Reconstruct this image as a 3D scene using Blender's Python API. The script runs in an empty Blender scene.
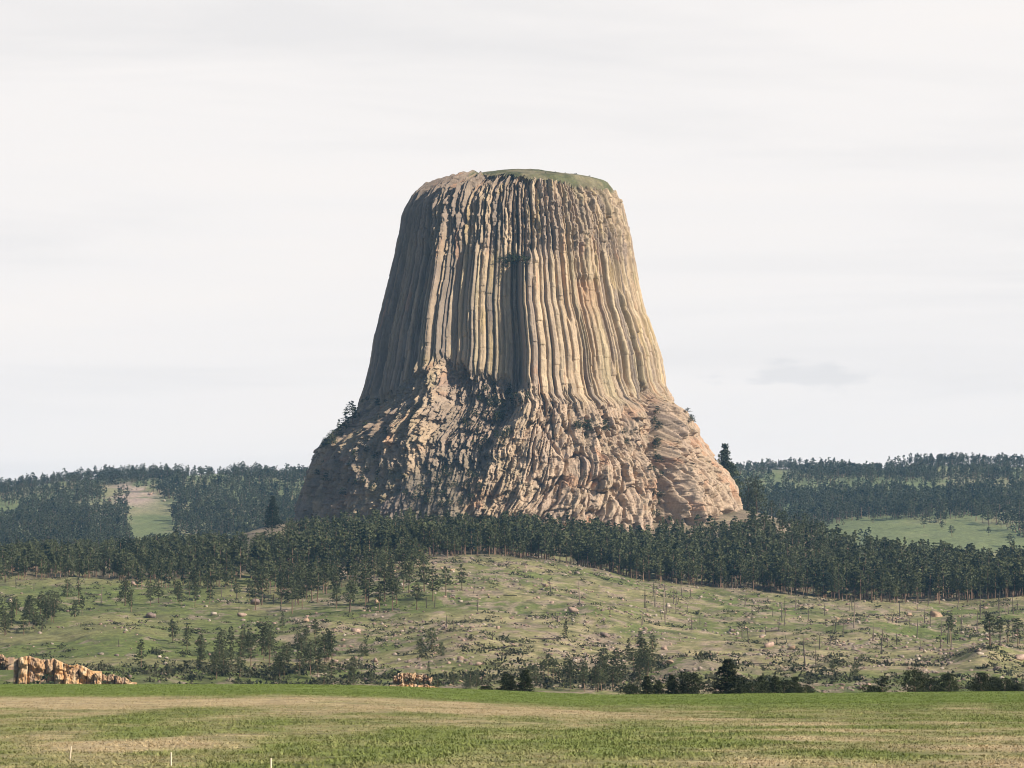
import bpy, math, random
import numpy as np

S = bpy.context.scene
COL = S.collection
random.seed(7)
RNG = np.random.default_rng(11)

# ------------------------------------------------------------------ camera
W, Hh = 1024, 768
FPX = 3471.0                      # focal length in pixels (a long lens)
CAMZ = 4.0
HORIZON = 660.0
PITCH = math.atan((HORIZON - 384) / FPX)
cam_d = bpy.data.cameras.new('camera')
cam_d.sensor_width = 36.0
cam_d.lens = 36.0 * FPX / W
cam_d.clip_start = 1.0
cam_d.clip_end = 60000.0
cam = bpy.data.objects.new('camera', cam_d)
COL.objects.link(cam)
cam.location = (0, 0, CAMZ)
cam.rotation_euler = (math.pi / 2 + PITCH, 0, 0)
S.camera = cam

# ------------------------------------------------------------------ sky, sun, exposure
SUN_AZ = 60.0      # degrees to the right of the direction from the tower to the camera
SUN_EL = 32.0
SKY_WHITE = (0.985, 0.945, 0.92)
w = bpy.data.worlds.new('World')
S.world = w
w.use_nodes = True
nt = w.node_tree
nt.nodes.clear()


def N(tree, kind, **kw):
    n = tree.nodes.new(kind)
    for k, v in kw.items():
        if k == 'inp':
            for a, b in v.items():
                n.inputs[a].default_value = b
        else:
            setattr(n, k, v)
    return n


def ramp(tree, stops, interp='LINEAR'):
    r = tree.nodes.new('ShaderNodeValToRGB')
    r.color_ramp.interpolation = interp
    els = r.color_ramp.elements
    while len(els) < len(stops):
        els.new(0.5)
    for e, (p, c) in zip(els, stops):
        e.position = p
        e.color = c if len(c) == 4 else (*c, 1)
    return r


sky = N(nt, 'ShaderNodeTexSky', sky_type='NISHITA', sun_disc=False)
sky.sun_elevation = math.radians(SUN_EL)
sky.sun_rotation = math.radians(180 - SUN_AZ)
sky.altitude = 1200
sky.dust_density = 2.0
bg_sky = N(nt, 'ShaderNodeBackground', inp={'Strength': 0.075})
nt.links.new(sky.outputs[0], bg_sky.inputs[0])
tc = N(nt, 'ShaderNodeTexCoord')
sep = N(nt, 'ShaderNodeSeparateXYZ')
nt.links.new(tc.outputs['Generated'], sep.inputs[0])
mp = N(nt, 'ShaderNodeMapping', inp={'Scale': (1.6, 1.6, 16.0)})
nt.links.new(tc.outputs['Generated'], mp.inputs[0])
cn = N(nt, 'ShaderNodeTexNoise', inp={'Scale': 2.6, 'Detail': 5.0, 'Roughness': 0.52, 'Distortion': 0.5})
nt.links.new(mp.outputs[0], cn.inputs[0])
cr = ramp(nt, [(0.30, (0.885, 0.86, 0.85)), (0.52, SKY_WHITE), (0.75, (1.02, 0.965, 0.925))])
nt.links.new(cn.outputs['Fac'], cr.inputs[0])
# a thin grey smudge of cloud low on the right of the tower
mp2 = N(nt, 'ShaderNodeMapping', inp={'Location': (-0.0845, 0.0, -0.0815), 'Scale': (1, 0, 1)})
mp2.vector_type = 'POINT'
nt.links.new(tc.outputs['Generated'], mp2.inputs[0])
mp3 = N(nt, 'ShaderNodeMapping', inp={'Scale': (50, 1, 210)})
nt.links.new(mp2.outputs[0], mp3.inputs[0])
ln = N(nt, 'ShaderNodeVectorMath', operation='LENGTH')
nt.links.new(mp3.outputs[0], ln.inputs[0])
mp4 = N(nt, 'ShaderNodeMapping', inp={'Scale': (90, 90, 300)})
nt.links.new(tc.outputs['Generated'], mp4.inputs[0])
sn = N(nt, 'ShaderNodeTexNoise', inp={'Scale': 1.0, 'Detail': 4.0})
nt.links.new(mp4.outputs[0], sn.inputs[0])
sa = N(nt, 'ShaderNodeMath', operation='MULTIPLY_ADD', inp={1: 3.2, 2: -1.6})
nt.links.new(sn.outputs['Fac'], sa.inputs[0])
sb = N(nt, 'ShaderNodeMath', operation='ADD')
nt.links.new(ln.outputs['Value'], sb.inputs[0])
nt.links.new(sa.outputs[0], sb.inputs[1])
smr = N(nt, 'ShaderNodeMapRange', inp={1: 0.25, 2: 1.15, 3: 0.20, 4: 0.0})
smr.interpolation_type = 'SMOOTHSTEP'
nt.links.new(sb.outputs[0], smr.inputs[0])
smix = N(nt, 'ShaderNodeMixRGB', inp={2: (0.50, 0.53, 0.58, 1)})
nt.links.new(smr.outputs[0], smix.inputs[0])
nt.links.new(cr.outputs[0], smix.inputs[1])
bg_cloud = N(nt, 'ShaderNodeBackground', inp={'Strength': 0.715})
nt.links.new(smix.outputs[0], bg_cloud.inputs[0])
# bright thin overcast low in view; unseen sky kept clear to cut fill light
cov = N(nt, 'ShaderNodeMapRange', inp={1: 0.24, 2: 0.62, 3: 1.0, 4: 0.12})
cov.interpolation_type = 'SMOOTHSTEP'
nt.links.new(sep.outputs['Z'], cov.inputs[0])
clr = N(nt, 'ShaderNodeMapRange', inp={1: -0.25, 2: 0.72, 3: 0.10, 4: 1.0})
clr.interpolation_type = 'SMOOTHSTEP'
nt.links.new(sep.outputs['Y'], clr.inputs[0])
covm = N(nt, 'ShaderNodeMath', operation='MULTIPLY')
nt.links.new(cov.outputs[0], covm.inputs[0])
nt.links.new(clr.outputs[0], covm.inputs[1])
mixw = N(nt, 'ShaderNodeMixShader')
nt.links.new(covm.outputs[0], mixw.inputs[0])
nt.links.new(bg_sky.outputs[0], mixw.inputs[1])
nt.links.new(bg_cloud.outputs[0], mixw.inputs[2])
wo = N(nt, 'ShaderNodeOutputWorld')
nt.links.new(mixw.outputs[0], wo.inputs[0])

sd = bpy.data.lights.new('sun', 'SUN')
sd.energy = 5.0
sd.angle = math.radians(0.6)
sd.color = (1.0, 0.90, 0.76)
sun = bpy.data.objects.new('sun', sd)
COL.objects.link(sun)
az, el = math.radians(SUN_AZ), math.radians(SUN_EL)
SUNDIR = np.array([math.sin(az) * math.cos(el), -math.cos(az) * math.cos(el), math.sin(el)])
from mathutils import Vector
sun.rotation_euler = Vector(tuple(SUNDIR)).to_track_quat('Z', 'Y').to_euler()
sun.location = (300, -200, 900)

S.view_settings.view_transform = 'Standard'
S.view_settings.look = 'None'
S.view_settings.gamma = 1.0
S.view_settings.use_curve_mapping = False
S.view_settings.exposure = 0.47
S.render.engine = 'CYCLES'
S.cycles.use_denoising = True
S.cycles.denoiser = 'OPENIMAGEDENOISE'
S.cycles.denoising_input_passes = 'RGB_ALBEDO_NORMAL'
S.cycles.denoising_prefilter = 'ACCURATE'
S.cycles.pixel_filter_type = 'BLACKMAN_HARRIS'
S.cycles.filter_width = 1.0
S.cycles.max_bounces = 5
S.cycles.diffuse_bounces = 3
S.cycles.volume_bounces = 1
S.cycles.use_adaptive_sampling = True
S.cycles.adaptive_threshold = 0.02

# ------------------------------------------------------------------ numpy noise
def _hash(*ints):
    h = np.zeros(np.broadcast(*ints).shape, dtype=np.uint32) + np.uint32(2166136261)
    for k, i in enumerate(ints):
        v = np.asarray(i).astype(np.int64).astype(np.uint32)
        h = (h ^ (v * np.uint32(2654435761) + np.uint32(0x9E3779B9 * (k + 1) & 0xFFFFFFFF))) * np.uint32(16777619)
        h ^= h >> np.uint32(15)
        h = h * np.uint32(2246822519)
        h ^= h >> np.uint32(13)
    return h.astype(np.float64) / 4294967295.0


def vnoise(*xs, seed=0):
    """smooth value noise in 1..3 dimensions, -1..1"""
    xs = np.broadcast_arrays(*xs)
    fl = [np.floor(x) for x in xs]
    fr = [x - f for x, f in zip(xs, fl)]
    fr = [f * f * f * (f * (f * 6 - 15) + 10) for f in fr]
    out = 0.0
    n = len(xs)
    for c in range(2 ** n):
        wgt = 1.0
        idx = []
        for d in range(n):
            b = (c >> d) & 1
            wgt = wgt * (fr[d] if b else 1 - fr[d])
            idx.append(fl[d] + b)
        out = out + wgt * _hash(*idx, np.int64(seed))
    return out * 2 - 1


def fbm(*xs, octaves=4, gain=0.5, lac=2.03, seed=0):
    a, out, tot = 1.0, 0.0, 0.0
    for o in range(octaves):
        out = out + a * vnoise(*[x * lac ** o for x in xs], seed=seed + o * 17)
        tot += a
        a *= gain
    return out / tot


def worley(x, y, seed=0):
    """F1, F2, cell id and cell-relative y of a 2-D cell noise"""
    fx, fy = np.floor(x), np.floor(y)
    f1 = np.full(x.shape, 9.0)
    f2 = np.full(x.shape, 9.0)
    cid = np.zeros(x.shape)
    rel = np.zeros(x.shape)
    for dx in (-1, 0, 1):
        for dy in (-1, 0, 1):
            gx, gy = fx + dx, fy + dy
            px = gx + 0.08 + 0.84 * _hash(gx, gy, np.int64(seed))
            py = gy + 0.08 + 0.84 * _hash(gx, gy, np.int64(seed + 1))
            d = np.hypot(px - x, py - y)
            near = d < f1
            f2 = np.where(near, f1, np.minimum(f2, d))
            cid = np.where(near, _hash(gx, gy, np.int64(seed + 2)), cid)
            rel = np.where(near, y - py, rel)
            f1 = np.where(near, d, f1)
    return f1, f2, cid, rel


def facets(x, y, amp, tilt, seed=0):
    """flat broken faces: every cell its own depth and its own tilt; also the distance to the cell's border"""
    fx, fy = np.floor(x), np.floor(y)
    f1 = np.full(x.shape, 9.0)
    f2 = np.full(x.shape, 9.0)
    d = np.zeros(x.shape)
    for dx in (-1, 0, 1):
        for dy in (-1, 0, 1):
            gx, gy = fx + dx, fy + dy
            ux = x - gx - 0.05 - 0.9 * _hash(gx, gy, np.int64(seed))
            uy = y - gy - 0.05 - 0.9 * _hash(gx, gy, np.int64(seed + 1))
            r = np.abs(ux) * 0.9 + np.abs(uy) * 0.7 + 0.35 * np.hypot(ux, uy)
            near = r < f1
            f2 = np.where(near, f1, np.minimum(f2, r))
            h = (_hash(gx, gy, np.int64(seed + 2)) - 0.5) * amp + tilt * ((_hash(gx, gy, np.int64(seed + 3)) - 0.5) * 2 * ux + (_hash(gx, gy, np.int64(seed + 4)) - 0.75) * 1.6 * uy)
            d = np.where(near, h, d)
            f1 = np.where(near, r, f1)
    return d, f2 - f1


def sstep(a, b, x):
    t = np.clip((x - a) / (b - a), 0, 1)
    return t * t * (3 - 2 * t)


# ------------------------------------------------------------------ pixel <-> world
CP, SP = math.cos(PITCH), math.sin(PITCH)


def ray(px, py):
    xr = (np.asarray(px, float) - 512) / FPX
    yu = (384 - np.asarray(py, float)) / FPX
    return xr, CP - yu * SP, SP + yu * CP


def zat(py, Y):
    _, dy, dz = ray(512, py)
    return CAMZ + dz / dy * Y


def xat(px, py, Y):
    dx, dy, dz = ray(px, py)
    return dx / dy * Y


def project(x, y, z):
    dz = z - CAMZ
    f = y * CP + dz * SP
    u = -y * SP + dz * CP
    return 512 + FPX * x / f, 384 - FPX * u / f


# ------------------------------------------------------------------ scene helpers
def mesh_np(name, verts, faces, mat=None, attrs=None, smooth=False):
    """faces: an (n,3) or (n,4) array, or a list of such arrays"""
    me = bpy.data.meshes.new(name)
    if not isinstance(faces, list):
        faces = [faces]
    faces = [f for f in faces if len(f)]
    nv = len(verts)
    me.vertices.add(nv)
    me.vertices.foreach_set('co', np.asarray(verts, np.float32).ravel())
    tot = sum(f.size for f in faces)
    npoly = sum(len(f) for f in faces)
    me.loops.add(tot)
    me.loops.foreach_set('vertex_index', np.concatenate([f.ravel() for f in faces]).astype(np.int32))
    me.polygons.add(npoly)
    lens = np.concatenate([np.full(len(f), f.shape[1]) for f in faces])
    me.polygons.foreach_set('loop_start', (np.cumsum(lens) - lens).astype(np.int32))
    me.update(calc_edges=True)
    me.validate()
    if attrs:
        for k, v in attrs.items():
            v = np.asarray(v, np.float32)
            if v.ndim == 1:
                a = me.attributes.new(k, 'FLOAT', 'POINT')
                a.data.foreach_set('value', v)
            else:
                a = me.attributes.new(k, 'FLOAT_COLOR', 'POINT')
                a.data.foreach_set('color', np.concatenate([v, np.ones((len(v), 1), np.float32)], 1).ravel())
    if smooth:
        me.polygons.foreach_set('use_smooth', np.ones(npoly, bool))
    if mat:
        me.materials.append(mat)
    return me


def tag(o, label=None, cat=None, group=None, kind=None):
    if label:
        o['label'] = label
    if cat:
        o['category'] = cat
    if group:
        o['group'] = group
    if kind:
        o['kind'] = kind
    return o


def link(name, data, parent=None, loc=None):
    o = bpy.data.objects.new(name, data)
    COL.objects.link(o)
    if parent:
        o.parent = parent
    if loc is not None:
        o.location = loc
    return o


def grid_faces(nr, nc):
    i = np.arange((nr - 1) * (nc - 1))
    r, c = i // (nc - 1), i % (nc - 1)
    a = r * nc + c
    return np.stack([a, a + 1, a + nc + 1, a + nc], 1)


# ------------------------------------------------------------------ materials
def new_mat(name, rough=0.9, spec=0.15):
    m = bpy.data.materials.new(name)
    m.use_nodes = True
    t = m.node_tree
    b = t.nodes['Principled BSDF']
    b.inputs['Roughness'].default_value = rough
    b.inputs['Specular IOR Level'].default_value = spec
    return m, t, b


def attr_node(t, name):
    return N(t, 'ShaderNodeAttribute', attribute_name=name)


def mat_attr_noise(name, attr, scales, amount=0.45, bump=0.0, bump_scale=1.0, stretch=(1, 1, 1), rough=0.92):
    """base colour from a mesh attribute, broken up by two layers of noise, with bump"""
    m, t, b = new_mat(name, rough)
    a = attr_node(t, attr)
    tcn = N(t, 'ShaderNodeTexCoord')
    mpn = N(t, 'ShaderNodeMapping', inp={'Scale': stretch})
    t.links.new(tcn.outputs['Object'], mpn.inputs[0])
    col = a.outputs['Color']
    for k, sc in enumerate(scales):
        n = N(t, 'ShaderNodeTexNoise', inp={'Scale': sc, 'Detail': 5.0, 'Roughness': 0.65})
        t.links.new(mpn.outputs[0], n.inputs[0])
        r = ramp(t, [(0.28, (1 - amount,) * 3), (0.72, (1 + amount,) * 3)])
        # values above 1 go through a multiply
        t.links.new(n.outputs['Fac'], r.inputs[0])
        mm = N(t, 'ShaderNodeMixRGB', blend_type='MULTIPLY', inp={0: 1.0})
        t.links.new(col, mm.inputs[1])
        t.links.new(r.outputs[0], mm.inputs[2])
        col = mm.outputs[0]
    t.links.new(col, b.inputs['Base Color'])
    if bump:
        n = N(t, 'ShaderNodeTexNoise', inp={'Scale': bump_scale, 'Detail': 6.0, 'Roughness': 0.7})
        t.links.new(mpn.outputs[0], n.inputs[0])
        bp = N(t, 'ShaderNodeBump', inp={'Strength': 1.0, 'Distance': bump})
        t.links.new(n.outputs['Fac'], bp.inputs['Height'])
        t.links.new(bp.outputs[0], b.inputs['Normal'])
    return m


M_GROUND = mat_attr_noise('grassland', 'gcol', (0.22, 0.9), 0.40, 0.45, 0.9)
M_ROCK = mat_attr_noise('columnar_rock', 'rcol', (0.16, 0.7), 0.20, 0.55, 0.9, stretch=(1, 1, 0.32))
M_APRON = mat_attr_noise('massive_rock', 'rcol', (0.12, 0.6), 0.20, 0.7, 0.7, stretch=(1, 1, 0.6))
M_CAP = mat_attr_noise('summit_turf', 'rcol', (0.08, 0.5), 0.35, 0.5, 0.6)
M_BOULDER = mat_attr_noise('sandstone_boulder', 'rcol', (0.5, 2.0), 0.3, 0.2, 1.5)


def mat_tinted(name, c1, c2, rough=0.85, objrand=0.25):
    """colour mixed by the mesh attribute «tint» and by the object's own random number"""
    m, t, b = new_mat(name, rough, 0.1)
    a = attr_node(t, 'tint')
    mx = N(t, 'ShaderNodeMixRGB', inp={1: (*c1, 1), 2: (*c2, 1)})
    t.links.new(a.outputs['Fac'], mx.inputs[0])
    oi = N(t, 'ShaderNodeObjectInfo')
    mr = N(t, 'ShaderNodeMapRange', inp={3: 1 - objrand, 4: 1 + objrand})
    t.links.new(oi.outputs['Random'], mr.inputs[0])
    vm = N(t, 'ShaderNodeVectorMath', operation='SCALE')
    t.links.new(mx.outputs[0], vm.inputs[0])
    t.links.new(mr.outputs[0], vm.inputs['Scale'])
    t.links.new(vm.outputs[0], b.inputs['Base Color'])
    return m


M_NEEDLE = mat_tinted('pine_needles', (0.019, 0.028, 0.018), (0.095, 0.104, 0.050))
M_NEEDLE_DARK = mat_tinted('dark_pine_needles', (0.013, 0.019, 0.011), (0.042, 0.050, 0.022))
M_SHRUB = mat_tinted('shrub_leaves', (0.020, 0.030, 0.017), (0.055, 0.068, 0.032))
M_BRUSH = mat_tinted('low_brush_leaves', (0.027, 0.034, 0.020), (0.085, 0.082, 0.046))
M_BARK = mat_tinted('pine_bark', (0.10, 0.065, 0.045), (0.24, 0.16, 0.11))
M_DEAD = mat_tinted('weathered_dead_wood', (0.05, 0.04, 0.037), (0.19, 0.15, 0.12), objrand=0.5)
M_STAKE = mat_tinted('pale_sawn_wood', (0.55, 0.45, 0.32), (0.66, 0.56, 0.42), objrand=0.1)
M_GRASS = mat_attr_noise('meadow_grass', 'gcol', (1.5,), 0.25)

# ------------------------------------------------------------------ terrain heights
PXC = np.array([-400, 0, 130, 210, 270, 320, 380, 440, 490, 560, 650, 740, 770, 800, 860, 960, 1024, 1400.])
EDGE = np.array([585, 580, 577, 582, 580, 575, 563, 556, 556, 566, 585, 596, 598, 599, 602, 606, 603, 602.])
ROWS = [
    (640, None, -7.0), (760, None, -12.0), (930, None, -12.0),
    (1100, np.array([686, 686, 688, 690, 691, 691, 691, 690, 692, 694, 694, 694, 694, 694, 693, 692, 692, 692.]), None),
    (1300, 690 - (690 - EDGE) * 0.27, None),
    (1500, 690 - (690 - EDGE) * 0.54, None),
    (1700, 690 - (690 - EDGE) * 0.80, None),
    (1900, EDGE, None),
    (2150, np.array([570, 568, 566, 560, 550, 545, 541, 538, 543, 552, 562, 567, 570, 571, 575, 580, 580, 580.]), None),
    (2370, np.array([566, 564, 559, 549, 535, 530, 528, 526, 534, 541, 542, 536, 533, 541, 560, 568, 571, 571.]), None),
    (2520, np.array([570, 568, 562, 547, 522, 512, 506, 498, 500, 500, 500, 503, 507, 524, 556, 570, 573, 573.]), None),
    (2700, np.array([580, 578, 572, 560, 540, 530, 530, 530, 530, 530, 530, 535, 540, 560, 580, 592, 595, 595.]), None),
    (2950, np.full(18, 604.), None),
    (3300, np.array([575, 575, 572, 575, 575, 580, 580, 580, 580, 580, 580, 580, 575, 566, 556, 551, 552, 552.]), None),
    (3900, np.array([532, 532, 534, 532, 530, 530, 530, 530, 530, 530, 530, 530, 528, 522, 516, 514, 514, 514.]), None),
    (4400, np.array([512, 512, 503, 506, 507, 507, 507, 507, 507, 507, 505, 502, 500, 498, 497, 496, 495, 495.]), None),
    (4800, np.array([508, 493, 475, 473, 475, 476, 480, 480, 480, 480, 480, 480, 480, 480, 480, 480, 480, 480.]), None),
    (5150, np.array([512, 503, 493, 490, 488, 485, 480, 478, 476, 474, 472, 470, 469, 468, 467, 466, 465, 465.]), None),
    (5800, None, 200.0), (7000, None, 150.0), (12000, None, 100.0), (30000, None, 60.0)]
TY = np.concatenate([np.arange(600, 5800, 5.0), np.arange(5800, 30001, 100.0)])
TP = np.arange(-400, 1401, 10.0)
_rowY = np.array([r[0] for r in ROWS], float)
_rowZ = np.array([(np.interp(TP, PXC, zat(r[1], r[0])) if r[1] is not None else np.full(len(TP), r[2])) for r in ROWS])
_tab = np.stack([np.interp(TY, _rowY, _rowZ[:, k]) for k in range(len(TP))], 1)


def _gauss(a, s, axis):
    r = int(3 * s)
    k = np.exp(-0.5 * (np.arange(-r, r + 1) / s) ** 2)
    k /= k.sum()
    pad = [(0, 0), (0, 0)]
    pad[axis] = (r, r)
    b = np.pad(a, pad, mode='edge')
    return np.apply_along_axis(lambda v: np.convolve(v, k, 'valid'), axis, b)


_tab = _gauss(_tab, 1.6, 1)
_tab[:1041] = _gauss(_tab[:1041], 7.0, 0)
CRX = np.array([-400, 0, 150, 300, 370, 440, 520, 600, 680, 750, 890, 1024, 1400.])
CRP = np.array([684.5, 684.5, 684.8, 684.4, 685.5, 688, 691.5, 694.6, 694.4, 693.6, 692.5, 691.8, 691])
BUMPS = [(985, 1330, 26, 60, 6.5), (700, 1230, 40, 70, 5.0), (330, 1450, 30, 60, 3.5), (600, 1560, 40, 60, 4.0),
         (120, 1420, 45, 70, 4.0), (860, 1600, 40, 60, 4.0), (460, 1330, 40, 60, 4.0), (30, 1180, 50, 60, 3.0)]


def H(x, y):
    x = np.asarray(x, float)
    y = np.asarray(y, float)
    x, y = np.broadcast_arrays(x, y)
    yy = np.maximum(y, 30)
    p = np.clip(512 + FPX * x / yy, -400, 1399)
    # field
    zc = zat(np.interp(p, CRX, CRP), 500.0)
    zf = zc * sstep(150, 480, yy) + 0.10 * fbm(x / 22, y / 30, octaves=3, seed=5) - np.where(yy > 500, ((yy - 500) / 55) ** 2 * 1.5, 0)
    # beyond
    yi = np.interp(np.clip(yy, 600, 29999), TY, np.arange(len(TY)))
    pi = (p + 400) / 10
    i0 = np.clip(np.floor(yi).astype(int), 0, len(TY) - 2)
    j0 = np.clip(np.floor(pi).astype(int), 0, len(TP) - 2)
    a, b = yi - i0, pi - j0
    zt = (_tab[i0, j0] * (1 - a) + _tab[i0 + 1, j0] * a) * (1 - b) + (_tab[i0, j0 + 1] * (1 - a) + _tab[i0 + 1, j0 + 1] * a) * b
    amp = sstep(900, 1200, yy)
    zt = zt + amp * (3.0 * fbm(x / 48, y / 60, octaves=4, seed=21) + 1.0 * fbm(x / 12, y / 14, octaves=4, seed=31))
    zt = zt + sstep(3600, 4300, yy) * 9.0 * fbm(x / 160, y / 220, octaves=4, seed=41)
    for (bp, by, sp, sy, h) in BUMPS:
        zt = zt + h * np.exp(-((p - bp) / sp) ** 2 - ((yy - by) / sy) ** 2)
    k = sstep(560, 680, yy)
    return zf * (1 - k) + zt * k


def ground_at(px, py, y0=1000.0, y1=5600.0):
    """the first point of the ground seen at this pixel, from distance y0 on"""
    ys = np.concatenate([np.arange(y0, min(y1, 2700), 1.5), np.arange(max(y0, 2700), y1, 5.0)])
    xs = xat(px, py, ys)
    zr = zat(py, ys)
    hit = np.nonzero(H(xs, ys) >= zr)[0]
    i = hit[0] if len(hit) else len(ys) - 1
    return float(xs[i]), float(ys[i]), float(H(xs[i], ys[i]))


# ------------------------------------------------------------------ ground
ROWY = np.concatenate([np.arange(30, 110, 8), np.arange(110, 580, 0.9), np.arange(580, 1080, 7), np.arange(1080, 2450, 3.2),
                       np.arange(2450, 3200, 12), np.arange(3200, 5300, 8), np.geomspace(5300, 30000, 40)])
sfine = np.linspace(-1.25, 1.25, 460)
SX = np.concatenate([[-14, -6, -3, -2, -1.6, -1.4], sfine, [1.4, 1.6, 2, 3, 6, 14]])
GX = SX[None, :] * (0.1485 * ROWY[:, None] + 8)
GY = np.repeat(ROWY[:, None], len(SX), 1)
GZ = H(GX, GY)
gp, gq = project(GX, GY, GZ)


def ground_colour(x, y):
    z = H(x, y)
    px, py = project(x, y, z)
    out = np.zeros(x.shape + (3,))
    green = np.array([0.125, 0.150, 0.046])
    fresh = np.array([0.150, 0.195, 0.045])
    olive = np.array([0.20, 0.188, 0.082])
    tan = np.array([0.43, 0.34, 0.20])
    straw = np.array([0.37, 0.305, 0.175])
    scree = np.array([0.30, 0.225, 0.175])
    floor = np.array([0.135, 0.115, 0.07])
    lerp = lambda a, b, k: a + (b - a) * k[..., None]
    # hay field: mown bands and greener strips, running across with a slight slant
    u = y + 0.10 * x
    wob = 20 * fbm(x / 40, y / 70, octaves=4, seed=61)
    uw = u + wob
    yn = [110, 150, 180, 215, 255, 285, 322, 345, 368, 520]
    kl = np.interp(uw, yn, [0.20, 0.34, 0.30, 0.36, 0.52, 0.86, 0.76, 0.34, 0.06, 0.02])
    kr = np.interp(uw, yn, [0.45, 0.52, 0.42, 0.40, 0.42, 0.36, 0.28, 0.16, 0.06, 0.02])
    g = sstep(-0.03, 0.10, x / np.maximum(y, 60))
    band = kl + (kr - kl) * g - 0.07
    strawp = np.exp(-((x / y + 0.11) / 0.030) ** 2 - ((y - 166) / 12) ** 2)
    patch = fbm(x / 8, y / 55, octaves=4, seed=71)
    streak = fbm(x / 5, y / 14, octaves=4, seed=72)
    rows = np.sin((u + 7 * fbm(x / 40, y / 40, seed=73)) / 11.0 * math.pi) * sstep(0.0, 0.08, x / np.maximum(y, 60)) * (u < 260)
    fine = fbm(x / 1.4, y / 2.6, octaves=3, seed=76)
    k = band + 0.45 * strawp + (0.27 * patch + 0.33 * streak + 0.16 * rows + 0.16 * fine) * (0.35 + 0.65 * sstep(385, 335, u))
    k = sstep(0.06, 0.80, k)
    cf = lerp(lerp(np.broadcast_to(fresh, out.shape), np.array([0.170, 0.195, 0.062]), 0.75 * sstep(385, 325, u)), tan, k)
    dk = sstep(0.05, 0.6, fbm(x / 9, y / 5, octaves=3, seed=78))
    cf = cf * (1 - 0.16 * dk[..., None])
    # hill slopes
    n1 = fbm(x / 60, y / 75, octaves=4, seed=81)
    n2 = fbm(x / 14, y / 20, octaves=4, seed=91)
    n3 = fbm(x / 3.5, y / 6, octaves=2, seed=95)
    cs = lerp(np.broadcast_to(green, out.shape), olive, sstep(-0.3, 0.4, n1))
    dry = np.clip(0.5 + 0.9 * n2 + 0.5 * n1 + 0.4 * n3, 0, 1) * np.interp(px, [0, 200, 420, 560, 1024], [0.22, 0.26, 0.48, 0.62, 0.62])
    cs = lerp(cs, straw, sstep(0.25, 0.8, dry))
    rk = fbm(x / 8, y / 14, octaves=4, seed=101) + 0.5 * n3
    rocky = np.interp(px, [0, 100, 200, 330, 900, 1024], [-0.15, -0.15, -0.05, 0.16, 0.16, 0.10])
    cs = lerp(cs, scree, 0.72 * sstep(0.10, 0.36, rk + rocky - 0.15))
    dkp = sstep(0.1, 0.45, fbm(x / 6, y / 11, octaves=4, seed=104))
    cs = lerp(cs, np.array([0.085, 0.085, 0.045]), 0.6 * dkp)
    # forest floor and talus
    edge = np.interp(px, PXC, EDGE)
    ff = sstep(1890, 1960, y) * (1 - sstep(2750, 2900, y))
    cs = lerp(cs, lerp(np.broadcast_to(floor, out.shape), olive, sstep(0.0, 0.5, n2)), ff)
    tal = sstep(2340, 2400, y) * (1 - sstep(2700, 2800, y)) * sstep(0.0, 0.35, n2 + 0.25)
    cs = lerp(cs, scree, 0.5 * tal)
    # far hills
    farw = sstep(2900, 3200, y)
    cfar = lerp(np.broadcast_to(np.array([0.155, 0.180, 0.078]), out.shape), np.array([0.24, 0.225, 0.12]), sstep(-0.1, 0.5, fbm(x / 70, y / 130, octaves=4, seed=111)))
    knob = np.exp(-((px - 133) / 24) ** 2 - ((py - 494) / 12) ** 2)
    cfar = lerp(cfar, np.array([0.38, 0.29, 0.23]), np.clip(knob * 1.6, 0, 1) * sstep(-0.35, 0.15, fbm(x / 25, y / 40, octaves=4, seed=121)))
    cs = lerp(cs, cfar, farw)
    k = sstep(540, 640, y)
    return cf * (1 - k[..., None]) + cs * k[..., None], z, px, py


gc, _, _, _ = ground_colour(GX, GY)
gv = np.stack([GX, GY, GZ], -1).reshape(-1, 3)
ground = link('ground', mesh_np('ground', gv, grid_faces(*GX.shape), M_GROUND, {'gcol': gc.reshape(-1, 3)}, smooth=True))
tag(ground, kind='structure')

# ------------------------------------------------------------------ meadow grass (uncountable)
def make_grass():
    n = 90000
    r = np.random.default_rng(3)
    y = 104 + (505 - 104) * r.random(n) ** 1.25
    x = (r.random(n) * 2 - 1) * (0.152 * y + 3)
    c, z, _, _ = ground_colour(x, y)
    keep = fbm(x / 2.5, y / 3.5, octaves=2, seed=131) > -0.6
    x, y, z, c = x[keep], y[keep], z[keep], c[keep]
    n = len(x)
    V, F, A = [], [], []
    hgt = (0.03 + 0.08 * r.random(n) ** 2) * (1 + 0.5 * (c[:, 1] > c[:, 0]))
    for k in range(4):
        ang = r.random(n) * 2 * math.pi
        ox, oy = r.normal(0, 0.16, n), r.normal(0, 0.16, n)
        wd = 0.035 + 0.04 * r.random(n)
        lx, ly = r.normal(0, 0.08, n), r.normal(0, 0.08, n)
        bx, by = x + ox, y + oy
        h = hgt * (0.6 + 0.6 * r.random(n))
        a = np.stack([bx - wd * np.cos(ang), by - wd * np.sin(ang), z - 0.03], 1)
        b = np.stack([bx + wd * np.cos(ang), by + wd * np.sin(ang), z - 0.03], 1)
        t = np.stack([bx + lx, by + ly, z + h], 1)
        V += [a, b, t]
        F.append(np.stack([np.arange(n) + 3 * k * n, np.arange(n) + (3 * k + 1) * n, np.arange(n) + (3 * k + 2) * n], 1))
        A += [c * (0.88 + 0.24 * r.random((n, 1)))] * 3
    o = link('meadow_grass', mesh_np('meadow_grass', np.concatenate(V), np.concatenate(F), M_GRASS, {"gcol": np.concatenate(A)}))
    tag(o, 'short green and straw coloured grass growing across the hay field', 'grass', kind='stuff')


make_grass()

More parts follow.
